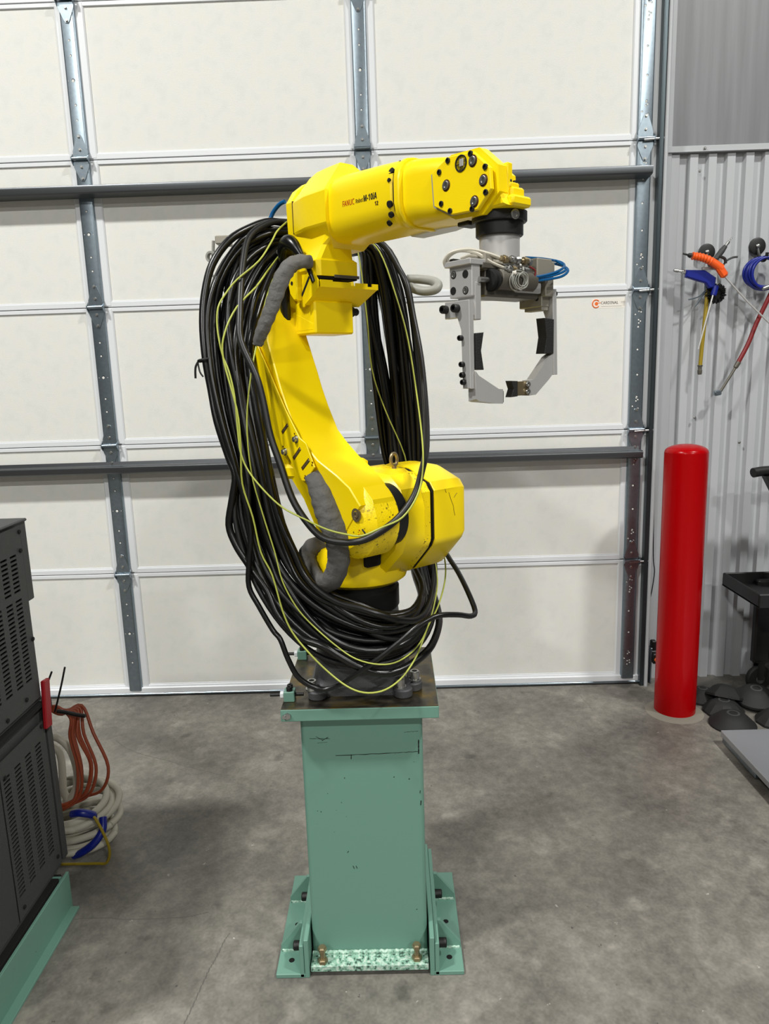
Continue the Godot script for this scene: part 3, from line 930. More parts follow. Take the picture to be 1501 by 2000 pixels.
	el.add(loft([ring_xz(P2([0.012, 0.095, 0.018, 0.085, 0.018, -0.018, 0.010, -0.024, -0.13, -0.024, -0.14, 0.0, -0.14, 0.07, -0.12, 0.095]), 1.002), ring_xz(P2([0.012, 0.095, 0.018, 0.085, 0.018, -0.018, 0.010, -0.024, -0.13, -0.024, -0.14, 0.0, -0.14, 0.07, -0.12, 0.095]), 1.036), ring_xz(P2([0.008, 0.088, 0.014, 0.080, 0.014, -0.008, 0.006, -0.012, -0.13, -0.012, -0.14, 0.0, -0.14, 0.07, -0.12, 0.085]), 1.042), ring_xz(P2([0.006, 0.070, 0.012, 0.062, 0.012, -0.006, 0.004, -0.012, -0.13, -0.012, -0.14, 0.0, -0.14, 0.06, -0.12, 0.07]), 1.072), ring_xz(P2([0.02, 0.066, 0.05, 0.05, 0.05, -0.03, 0.02, -0.05, -0.12, -0.05, -0.14, -0.03, -0.14, 0.05, -0.11, 0.066]), 1.11)]), 30.0)
	el.add(bx(V(-0.06, 1.03, 0.088), V(0.09, 0.045, 0.03), 0.008), 30.0)
	put("elbow", el, M.yellow, R)
	put("elbow_seam", MB.new().add(bx(V(-0.05, 0.9985, 0.036), V(0.13, 0.006, 0.112), 0.001)), M.void, R)
	put("elbow_strip", MB.new().add(bx(V(0.0185, 1.002, 0.0135), V(0.003, 0.007, 0.072), 0.0008)), M.dark_alu, R)
	var bk := MB.new()
	var lip := P2([-0.092, 0.0, 0.076, 0.0, 0.076, 0.013, 0.058, 0.013, 0.058, 0.006, 0.044, 0.006, 0.044, 0.013, 0.008, 0.013, 0.008, 0.006, -0.006, 0.006, -0.006, 0.013, -0.058, 0.013, -0.058, 0.016, -0.092, 0.016])
	bk.add(prism(lip, 0.0, 0.003), 20.0, Transform3D(Basis(V(0, 0, -1), V(0, 1, 0), V(1, 0, 0)), V(0.020, 0.976, 0.0)))
	# sloping panel from the lip down and back to the box
	bk.add(loft([PackedVector3Array([V(0.023, 0.978, 0.092), V(0.023, 0.978, -0.076), V(0.020, 0.978, -0.076), V(0.020, 0.978, 0.092)]), PackedVector3Array([V(-0.030, 0.940, 0.104), V(-0.030, 0.940, -0.056), V(-0.033, 0.940, -0.056), V(-0.033, 0.940, 0.104)])]), 20.0)
	# near cheek with its slot, and the doubled sheet behind it
	bk.add(prism(P2([0.022, 0.990, 0.020, 0.974, -0.042, 0.936, -0.052, 0.940, -0.060, 0.965, -0.048, 1.03, -0.028, 1.036, -0.016, 1.035]), 0.095, 0.098), 20.0)
	bk.add(prism(P2([-0.045, 1.02, -0.062, 1.035, -0.088, 1.010, -0.078, 0.968, -0.062, 0.952, -0.048, 0.952]), 0.088, 0.112, 0.003), 20.0)
	put("connector_bracket", bk, M.yellow, R)
	put("bracket_slot", MB.new().add(bx(V(0, 0, 0), V(0.052, 0.006, 0.001)), 38.0, Transform3D(Basis(V(0, 0, 1), deg_to_rad(48.0)), V(-0.030, 0.982, 0.0982))).add(drum(0.0045, 0, 0.001, 0, 12), 38.0, along(V(-0.066, 0.992, 0.112), V(0, 0, 1))), M.void, R)
	put("connector_box", MB.new().add(bx(V(-0.055, 0.912, 0.031), V(0.085, 0.076, 0.113), 0.004)).add(prism(P2([-0.14, 0.882, -0.02, 0.882, -0.02, 0.90, -0.10, 0.93, -0.14, 0.93]), 0.05, 0.088, 0.003)), M.yellow, R)
	var gl := MB.new()
	gl.add(lathe([[0, 0], [0.012, 0], [0.012, 0.010], [0.009, 0.012], [0.009, 0.022], [0.006, 0.026], [0, 0.026]], 16), 30.0, along(V(-0.03, 0.928, -0.026), V(0, 0, -1)))
	put("cable_gland", gl, M.black, R)
	# upper arm: motor housing, tube, wrist
	var pl := P2([0.04, 0.082, -0.042, 0.085, -0.110, 0.070, -0.112, -0.06, -0.04, -0.085, 0.04, -0.080])
	var hc := Vector2(-0.03, 0.0)
	var hr := []
	for s in [[1.065, 0.62, 0.55], [1.108, 0.97, 0.96], [1.115, 1.0, 1.0], [1.181, 1.0, 1.0], [1.186, 0.98, 0.97], [1.238, 0.80, 0.42], [1.252, 0.66, 0.22]]:
		var ring := PackedVector3Array()
		for p in pl:
			ring.append(V(hc.x + (p.x - hc.x) * s[1], s[0], p.y * s[2]))
		hr.append(ring)
	put("rear_housing", MB.new().add(loft(hr), 25.0), M.yellow, R)
	put("rear_cover", MB.new().add(prism(P2([1.062, -0.05, 1.062, 0.058, 1.11, 0.066, 1.186, 0.068, 1.215, 0.048, 1.235, 0.02, 1.235, -0.03, 1.18, -0.06]), 0.0, 0.03, 0.004), 25.0, Transform3D(Basis(V(0, 1, 0), V(0, 0, 1), V(1, 0, 0)), V(-0.146, 0, 0))), M.yellow, R)
	put("rear_seam", MB.new().add(bx(V(-0.1135, 1.15, 0.003), V(0.003, 0.075, 0.132))), M.ink_brown, R)
	var tb := []
	for s in [[-0.02, 1.146, 0.058, 0.060, 0.05], [0.0, 1.146, 0.068, 0.068, 0.05], [0.03, 1.145, 0.072, 0.0735, 0.048], [0.20, 1.137, 0.068, 0.0735, 0.046], [0.252, 1.135, 0.066, 0.0725, 0.046], [0.256, 1.135, 0.062, 0.069, 0.046]]:
		tb.append(ring_yz(s[0], s[1], s[2], s[3], s[4]))
	put("forearm_tube", MB.new().add(loft(tb), 30.0), M.yellow, R)
	put("forearm_seam", MB.new().add(loft([ring_yz(0.253, 1.135, 0.0625, 0.0685, 0.046), ring_yz(0.264, 1.134, 0.0625, 0.0685, 0.046)]), 30.0), M.void, R)
	put("forearm_flange", MB.new().add(loft([ring_yz(0.2625, 1.134, 0.066, 0.0715, 0.046), ring_yz(0.2645, 1.134, 0.068, 0.073, 0.046), ring_yz(0.276, 1.133, 0.068, 0.073, 0.046), ring_yz(0.279, 1.133, 0.066, 0.071, 0.046)]), 30.0), M.yellow, R)
	var wt := []
	for s in [[0.277, 1.133, 0.064, 0.067, 0.042], [0.31, 1.130, 0.062, 0.0655, 0.036], [0.36, 1.124, 0.058, 0.062, 0.03], [0.42, 1.118, 0.052, 0.055, 0.03]]:
		wt.append(ring_yz(s[0], s[1], s[2], s[3], s[4], -0.004))
	put("wrist_tube", MB.new().add(loft(wt), 30.0), M.yellow, R)
	for q in [[0.250, 1.176, 0.066, 0.007], [0.250, 1.158, 0.073, 0.004], [0.250, 1.112, 0.0735, 0.007], [0.250, 1.092, 0.0705, 0.006], [0.222, 1.186, 0.056, 0.005], [0.232, 1.080, 0.060, 0.006], [0.250, 1.195, 0.045, 0.005]]:
		var c0 := V(q[0], q[1], q[2])
		put("flange_screw", MB.new().add(drum(q[3], -0.004, 0.0012, 0, 12), 38.0, along(c0, V(0, q[1] - 1.136, q[2]) * V(1, 0.8, 1))), M.void, R)
	put("tube_underplate", MB.new().add(prism(P2([0.20, 0.0, 0.30, -0.005, 0.345, 0.005, 0.345, 0.03, 0.30, 0.045, 0.20, 0.04]), 0.0, 0.010, 0.003), 25.0, Transform3D(Basis(V(1, 0, 0), V(0, 0, -1), V(0, 1, 0)), V(0.0, 1.066, -0.025))), M.alu, R)
	# wrist: eight-sided housing with a screwed cover
	var oc := P2([0.375, 1.085, 0.421, 1.062, 0.487, 1.059, 0.520, 1.088, 0.517, 1.123, 0.477, 1.158, 0.413, 1.164, 0.370, 1.145])
	var oc2 := P2([0.372, 1.080, 0.420, 1.055, 0.49, 1.052, 0.528, 1.084, 0.525, 1.128, 0.481, 1.166, 0.41, 1.170, 0.364, 1.150])
	var wr := []
	for s in [[0.056, oc2, 1.0], [0.036, oc2, 1.0], [0.030, oc2, 0.985], [0.006, oc2, 0.80], [-0.002, oc2, 0.74]]:
		var ring := PackedVector3Array()
		for p in scaled(s[1], s[2], Vector2(0.432, 1.120)):
			ring.append(V(p.x, p.y, s[0]))
		wr.append(ring)
	put("wrist_housing", MB.new().add(loft(wr), 25.0), M.yellow, R)
	put("cover_gasket", MB.new().add(prism(scaled(scaled(oc, 1.0, Vector2.ZERO), 0.985, Vector2(0.445 - 0.6, 1.112)), 0.050, 0.0625)), M.grey_hose, R)
	put("wrist_cover", MB.new().add(prism(oc, 0.060, 0.069, 0.0015), 25.0), M.yellow, R)
	put("far_housing", MB.new().add(prism(scaled(oc2, 0.70, Vector2(0.450, 1.112)), -0.02, 0.010, 0.004), 25.0), M.yellow, R)
	put("wrist_strip", MB.new().add(bx(V(0.522, 1.104, 0.028), V(0.012, 0.062, 0.014), 0.002)), M.yellow, R)
	var pg := MB.new()
	pg.add(lathe([[0, 0], [0.0145, 0], [0.0145, 0.002], [0.0125, 0.002], [0.012, 0.0005], [0, 0.0005]], 24), 38.0, along(V(0.448, 1.145, 0.0685), V(0, 0, 1)))
	put("cable_port", pg, M.void, R)
	put("port_plug", MB.new().add(bx(V(0.449, 1.146, 0.0695), V(0.010, 0.013, 0.002), 0.001)), M.alu, R)
	for q in [[0.477, 1.1425], [0.409, 1.1155], [0.502, 1.105], [0.480, 1.074]]:
		var rp := MB.new()
		rp.add(lathe([[0, 0], [0.0105, 0], [0.0105, 0.0006], [0, 0.0006]], 18), 38.0, along(V(q[0], q[1], 0.0688), V(0, 0, 1)))
		put("plug_ring", rp, M.ink_brown, R)
		var rq := MB.new()
		cap_screw(rq, V(q[0], q[1], 0.069), V(0, 0, 1), 0.0078, 0.0035)
		put("grease_plug", rq, M.steel, R)
	for q in [[0.415, 1.157], [0.392, 1.142], [0.472, 1.1555], [0.507, 1.126], [0.508, 1.084], [0.396, 1.086], [0.419, 1.069], [0.475, 1.0625]]:
		var bs := MB.new()
		cap_screw(bs, V(q[0], q[1], 0.068), V(0, 0, 1), 0.0052, 0.004)
		put("cover_screw", bs, M.black, R)
	var j6 := MB.new()
	j6.add(bx(V(0.480, 1.070, 0.013), V(0.128, 0.018, 0.052), 0.004))
	j6.add(bx(V(0.508, 1.084, 0.013), V(0.054, 0.022, 0.036), 0.004))
	j6.add(bx(V(0.514, 1.097, 0.018), V(0.034, 0.012, 0.026), 0.003))
	j6.add(prism(P2([0.428, 1.061, 0.538, 1.061, 0.525, 1.085, 0.452, 1.085]), 0.0, 0.050, 0.004), 25.0)
	put("wrist_gearbox", j6, M.yellow, R)
	for q in [[0.525, 1.103, 0.026], [0.525, 1.103, 0.012], [0.509, 1.103, 0.012]]:
		var ws := MB.new()
		cap_screw(ws, V(q[0], q[1], q[2]), V(0, 1, 0), 0.004, 0.004)
		put("gearbox_screw", ws, M.black, R)
	put("wrist_lug", MB.new().add(bx(V(0.402, 1.055, 0.0), V(0.03, 0.008, 0.04), 0.002)), M.black, R)
	# lettering on the flat of the tube
	var tilt := Basis(V(0, 0, 1), deg_to_rad(-2.4))
	var slim := tilt * Basis.from_scale(V(0.86, 1, 1))
	lettering("maker_lettering", "FANUC", 0.0160, M.ink_red, R, V(0.092, 1.1320, 0.0738), slim, "Droid Sans", false)
	lettering("robot_lettering", "Robot", 0.0115, M.ink_brown, R, V(0.1395, 1.1315, 0.0738), tilt * Basis.from_scale(V(0.82, 1, 1)), "Droid Sans", false)
	lettering("type_lettering", "M-10iA", 0.0170, M.ink_black, R, V(0.166, 1.1285, 0.0738), tilt * Basis.from_scale(V(0.80, 1, 1)))
	lettering("number_lettering", "12", 0.011, M.ink_brown, R, V(0.203, 1.1155, 0.0738), tilt)
	# black hose elbow and a connector plate at the back of the upper arm
	var he := MB.new()
	var hpth := smooth_path([V(-0.125, 1.055, 0.088), V(-0.108, 1.076, 0.100), V(-0.080, 1.086, 0.108), V(-0.051, 1.074, 0.110), V(-0.028, 1.047, 0.106), V(-0.012, 1.024, 0.102), V(0.005, 0.988, 0.098)], 5)
	var hrad := PackedFloat32Array()
	for i in hpth.size():
		hrad.append(lerpf(0.0175, 0.0055, smoothstep(10.0, 24.0, i)))
	he.add(tube(hpth, 0.016, 14, hrad))
	put("hose_elbow", he, M.cable, R)
	put("hose_elbow_base", MB.new().add(bx(V(-0.130, 1.068, 0.070), V(0.045, 0.030, 0.05), 0.006)).add(drum(0.024, 0.0, 0.02, 0.003, 20), 38.0, along(V(-0.16, 1.04, 0.06), V(0, 0, 1))), M.black, R)
	put("arm_hose", MB.new().add(tube(smooth_path([V(-0.115, 1.02, 0.09), V(-0.105, 0.985, 0.108), V(-0.108, 0.945, 0.108), V(-0.118, 0.90, 0.098), V(-0.115, 0.87, 0.085)]), 0.013, 10)), M.cable, R)
	for q in [[-0.140, 1.074, 0.098], [-0.108, 1.025, 0.112], [-0.012, 1.045, 0.108]]:
		var cpn := MB.new()
		cpn.add(lathe([[0, 0], [0.0048, 0], [0.0048, 0.004], [0.003, 0.004], [0.0025, 0.001], [0, 0.001]], 12), 38.0, along(V(q[0], q[1], q[2]), V(-0.2, 0, 1)))
		put("hose_screw", cpn, M.steel, R)

func gripper() -> void:
	var G := thing("gripper", "bare aluminium two-jaw gripper hanging under the robot's wrist", "gripper", V(-0.097, 0.735, -1.788), -deg_to_rad(50.0))
	var ax := Transform3D(Basis(), V(0.476, 0, -0.002))
	put("mount_ring", MB.new().add(lathe([[0, 1.044], [0.049, 1.044], [0.051, 1.046], [0.051, 1.062], [0, 1.062]], 40), 38.0, ax).add(lathe([[0, 1.020], [0.042, 1.020], [0.044, 1.022], [0.044, 1.045], [0, 1.045]], 40), 38.0, ax), M.black, G)
	var plug := MB.new()
	cap_screw(plug, V(0.524, 1.051, 0.012), V(0.96, 0, 0.26), 0.009, 0.004)
	put("ring_screw", plug, M.steel, G)
	put("adapter_spool", MB.new().add(lathe([[0, 0.955], [0.0375, 0.955], [0.0375, 1.021], [0, 1.021]], 36), 38.0, ax), M.alu, G)
	var body := MB.new()
	body.add(bx(V(0.472, 0.934, -0.012), V(0.058, 0.05, 0.15), 0.003))
	body.add(bx(V(0.476, 0.962, -0.008), V(0.062, 0.012, 0.17), 0.002))
	put("body", body, M.dark_alu, G)
	put("cylinder", MB.new().add(drum(0.019, -0.055, 0.045, 0.002, 24), 38.0, along(V(0.505, 0.940, -0.005), V(0, 0, 1))), M.dark_alu, G)
	put("bellow", MB.new().add(lathe([[0, 0.046], [0.019, 0.046], [0.020, 0.052], [0.017, 0.055], [0.020, 0.058], [0.017, 0.061], [0, 0.062]], 24), 38.0, Transform3D(Basis(V(1, 0, 0), V(0, 0, 1), V(0, -1, 0)), V(0.505, 0.937, 0))), M.void, G)
	put("piston_rod", MB.new().add(drum(0.005, 0.05, 0.085, 0, 12), 38.0, along(V(0.505, 0.937, 0), V(0, 0, 1))), M.steel, G)
	put("valve_block", MB.new().add(bx(V(0.497, 0.966, -0.085), V(0.040, 0.034, 0.045), 0.002)).add(bx(V(0.492, 0.968, -0.115), V(0.036, 0.026, 0.02), 0.002)), M.alu_plate, G)
	put("guide_rail", MB.new().add(bx(V(0.498, 0.929, -0.05), V(0.022, 0.02, 0.07), 0.002)), M.alu, G)
	put("side_bracket", MB.new().add(prism(P2([0.046, 0.0, -0.01, 0.0, -0.004, 0.020, 0.046, 0.030]), 0.0, 0.036, 0.002), 20.0, Transform3D(Basis(V(0, 0, 1), V(0, 1, 0), V(-1, 0, 0)), V(0.504, 0.955, 0.022))), M.alu_plate, G)
	put("top_post", MB.new().add(bx(V(0.46, 0.980, 0.045), V(0.012, 0.032, 0.02), 0.002)).add(bx(V(0.45, 0.974, 0.075), V(0.012, 0.008, 0.05), 0.002)), M.black, G)
	# near jaw
	var jl := Node3D.new()
	jl.name = "jaw"
	G.add_child(jl, true)
	put("carriage", MB.new().add(bx(V(0.4745, 0.936, 0.090), V(0.057, 0.056, 0.022), 0.0015)).add(bx(V(0.482, 0.900, 0.086), V(0.044, 0.066, 0.016), 0.0015)), M.alu, jl)
	put("jaw_cap", MB.new().add(bx(V(0.473, 0.967, 0.088), V(0.066, 0.010, 0.040), 0.001)), M.alu, jl)
	for q in [[0.457, 0.949, 1], [0.487, 0.947, 0], [0.456, 0.921, 0], [0.487, 0.919, 1]]:
		put("counterbore", MB.new().add(drum(0.0072, 0.0, 0.0008, 0, 18), 38.0, along(V(q[0], q[1], 0.1006), V(0, 0, 1))), M.void, jl)
		if q[2] == 1:
			var cs := MB.new()
			cap_screw(cs, V(q[0], q[1], 0.1005), V(0, 0, 1), 0.006, 0.0022)
			put("jaw_screw", cs, M.steel, jl)
	put("finger", MB.new().add(prism(P2([0.438, 0.902, 0.500, 0.902, 0.502, 0.745, 0.482, 0.745, 0.479, 0.850, 0.470, 0.872, 0.438, 0.872]), 0.094, 0.106, 0.001), 20.0).add(bx(V(0.476, 0.889, 0.088), V(0.052, 0.030, 0.014), 0.001)), M.alu, jl)
	for q in [[0.442, 0.889, 0.009], [0.471, 0.889, 0.009], [0.481, 0.836, 0.006], [0.484, 0.789, 0.006], [0.485, 0.770, 0.006], [0.487, 0.757, 0.006]]:
		var fb := MB.new()
		cap_screw(fb, V(q[0], q[1], 0.106), V(0, 0, 1), q[2] * 0.85, q[2] * 1.3)
		put("finger_bolt", fb, M.black, jl)
	put("grip_pad", MB.new().add(prism(P2([0.094, 0.843, 0.073, 0.845, 0.080, 0.812, 0.073, 0.778, 0.094, 0.780]), 0.483, 0.505, 0.0008), 20.0, Transform3D(Basis(V(0, 0, 1), V(0, 1, 0), V(-1, 0, 0)), V(0.985, 0, 0)).translated(V(0.003, 0, 0))), M.rubber, jl)
	put("toe", MB.new().add(loft([PackedVector3Array([V(0.487, 0.776, 0.096), V(0.506, 0.776, 0.096), V(0.506, 0.726, 0.096), V(0.487, 0.722, 0.096)]), PackedVector3Array([V(0.487, 0.768, 0.088), V(0.506, 0.768, 0.088), V(0.506, 0.722, 0.088), V(0.487, 0.720, 0.088)]), PackedVector3Array([V(0.487, 0.742, 0.034), V(0.506, 0.742, 0.034), V(0.506, 0.715, 0.040), V(0.487, 0.715, 0.040)]), PackedVector3Array([V(0.487, 0.741, 0.022), V(0.506, 0.741, 0.022), V(0.506, 0.714, 0.022), V(0.487, 0.714, 0.022)])]), 20.0), M.alu, jl)
	put("toe_edge", MB.new().add(bx(V(0.496, 0.727, 0.0195), V(0.016, 0.022, 0.005), 0.001)), M.dark_alu, jl)
	# far jaw
	var jr := Node3D.new()
	jr.name = "jaw"
	G.add_child(jr, true)
	put("carriage", MB.new().add(bx(V(0.486, 0.945, -0.112), V(0.044, 0.060, 0.024), 0.0015)).add(bx(V(0.4695, 0.914, -0.112), V(0.057, 0.036, 0.024), 0.0015)).add(bx(V(0.475, 0.893, -0.112), V(0.044, 0.008, 0.020), 0.001)), M.alu_plate, jr)
	for q in [[0.452, 0.914, 0.004], [0.486, 0.912, 0.004], [0.482, 0.948, 0.006]]:
		put("counterbore", MB.new().add(drum(q[2], 0, 0.0008, 0, 14), 38.0, along(V(q[0], q[1], -0.1), V(0, 0, 1))), M.void, jr)
	put("finger", MB.new().add(prism(P2([0.470, 0.930, 0.506, 0.930, 0.511, 0.764, 0.491, 0.764, 0.488, 0.875, 0.480, 0.894, 0.470, 0.900]), -0.136, -0.124, 0.001), 20.0), M.alu, jr)
	put("grip_pad", MB.new().add(prism(P2([-0.124, 0.872, -0.095, 0.874, -0.102, 0.838, -0.095, 0.806, -0.124, 0.806]), -0.022, 0.0, 0.0008), 20.0, Transform3D(Basis(V(0, 0, 1), V(0, 1, 0), V(-1, 0, 0)), V(0.488, 0, 0))), M.rubber, jr)
	put("toe", MB.new().add(loft([PackedVector3Array([V(0.490, 0.806, -0.125), V(0.508, 0.806, -0.125), V(0.508, 0.766, -0.125), V(0.490, 0.766, -0.125)]), PackedVector3Array([V(0.490, 0.800, -0.112), V(0.508, 0.800, -0.112), V(0.508, 0.755, -0.112), V(0.490, 0.755, -0.112)]), PackedVector3Array([V(0.490, 0.757, -0.066), V(0.508, 0.757, -0.066), V(0.508, 0.727, -0.072), V(0.490, 0.727, -0.072)]), PackedVector3Array([V(0.490, 0.755, -0.052), V(0.508, 0.755, -0.052), V(0.508, 0.726, -0.052), V(0.490, 0.726, -0.052)])]), 20.0), M.alu, jr)
	put("toe_tip", MB.new().add(prism(P2([0.0, 0.0, 0.048, 0.0, 0.048, 0.027, 0.0, 0.027, 0.006, 0.0135]), 0.0, 0.014, 0.0008), 20.0, Transform3D(Basis(V(0, 0, -1), V(0, 1, 0), V(1, 0, 0)), V(0.491, 0.727, -0.006))), M.brass, jr)
	put("toe_pad", MB.new().add(prism(P2([-0.002, -0.002, 0.017, -0.001, 0.017, 0.028, -0.002, 0.029, 0.005, 0.0135]), 0.0, 0.016, 0.0008), 20.0, Transform3D(Basis(V(0, 0, -1), V(0, 1, 0), V(1, 0, 0)), V(0.4905, 0.727, -0.003))), M.rubber, jr)
	for q in [[0.506, 0.748, -0.048], [0.506, 0.734, -0.048]]:
		var tb := MB.new()
		cap_screw(tb, V(q[0], q[1], q[2]), V(1, 0, 0.2), 0.0052, 0.005)
		put("toe_bolt", tb, M.steel, jr)
	for q in [0.922, 0.800, 0.786]:
		var ob := MB.new()
		cap_screw(ob, V(0.498, q, -0.136), V(0, 0, -1), 0.006, 0.007)
		put("finger_bolt", ob, M.black, jr)
	# pneumatic fittings and hoses
	for i in 9:
		var row := i / 5
		var x := 0.514 + 0.004 * (i % 2)
		var z := 0.028 - 0.017 * (i % 5) - 0.006 * row
		var y := 0.974 - 0.017 * row
		var ft := MB.new()
		ft.add(lathe([[0, -0.009], [0.005, -0.009], [0.005, -0.004], [0.0072, -0.004], [0.0072, 0.003], [0.005, 0.003], [0.0045, 0.009], [0, 0.009]], 10), 30.0, along(V(x, y, z), V(0.25 * sin(i * 2.0), 0.2 * cos(i * 1.3), 1)))
		put("air_fitting", ft, M.steel if i % 3 else M.brass, G)
	for h in [[V(0.512, 0.974, 0.028), V(0.50, 0.984, 0.06), V(0.480, 0.991, 0.085), V(0.455, 0.988, 0.103), V(0.442, 0.976, 0.108), V(0.440, 0.966, 0.104)], [V(0.514, 0.958, 0.024), V(0.506, 0.967, 0.052), V(0.490, 0.984, 0.075), V(0.465, 0.990, 0.095), V(0.446, 0.980, 0.104), V(0.444, 0.968, 0.098)], [V(0.512, 0.968, 0.03), V(0.49, 0.976, 0.06), V(0.474, 0.982, 0.075), V(0.460, 0.978, 0.085)]]:
		put("air_hose", MB.new().add(tube(smooth_path(h), 0.0032, 8)), M.white_cable, G)
	for h in [[V(0.512, 0.947, -0.038), V(0.522, 0.948, -0.06), V(0.530, 0.957, -0.10), V(0.524, 0.970, -0.135), V(0.505, 0.982, -0.148), V(0.480, 0.990, -0.13), V(0.465, 0.992, -0.09)], [V(0.514, 0.940, -0.050), V(0.526, 0.943, -0.08), V(0.534, 0.950, -0.115), V(0.528, 0.963, -0.142), V(0.508, 0.975, -0.150), V(0.49, 0.982, -0.13)], [V(0.513, 0.945, -0.045), V(0.528, 0.950, -0.09), V(0.526, 0.965, -0.138), V(0.50, 0.985, -0.14)]]:
		put("air_hose", MB.new().add(tube(smooth_path(h), 0.0026, 8)), M.blue, G)
	for k in 5:
		var lp := PackedVector3Array()
		for i in 24:
			var a := TAU * i / 24
			lp.append(V(0.526 + 0.0024 * k + 0.003 * sin(a + k * 1.4), 0.936 + 0.002 * sin(k * 2.0) + (0.0180 - 0.0015 * k) * sin(a), 0.004 + 0.003 * sin(k * 1.3) + (0.0225 - 0.0028 * k) * cos(a)))
		put("coiled_lead", MB.new().add(tube(lp, 0.00115, 6, PackedFloat32Array(), true)), M.grey_hose, G)
	put("lead_tie", MB.new().add(bx(V(0.531, 0.949, 0.020), V(0.008, 0.006, 0.004), 0.001)), M.paper, G)
	put("lead", MB.new().add(tube(smooth_path([V(0.53, 0.954, -0.006), V(0.522, 0.962, -0.016), V(0.514, 0.958, -0.03)]), 0.0016, 6)), M.grey_hose, G)
	put("signal_lead", MB.new().add(tube(smooth_path([V(0.516, 0.965, -0.04), V(0.522, 0.958, -0.05), V(0.52, 0.946, -0.048), V(0.512, 0.942, -0.042)]), 0.0016, 6)), M.red_hose, G)

# ---------------------------------------------------------------- loose cables
func cable(called: String, label: String, category: String, path: Array, r: float, m: Material, group := "", sub := 4, seg := 8) -> MeshInstance3D:
	var o := put(called, MB.new().add(tube(smooth_path(path, sub), r, seg), 60.0), m)
	tag(o, label, category, group)
	return o

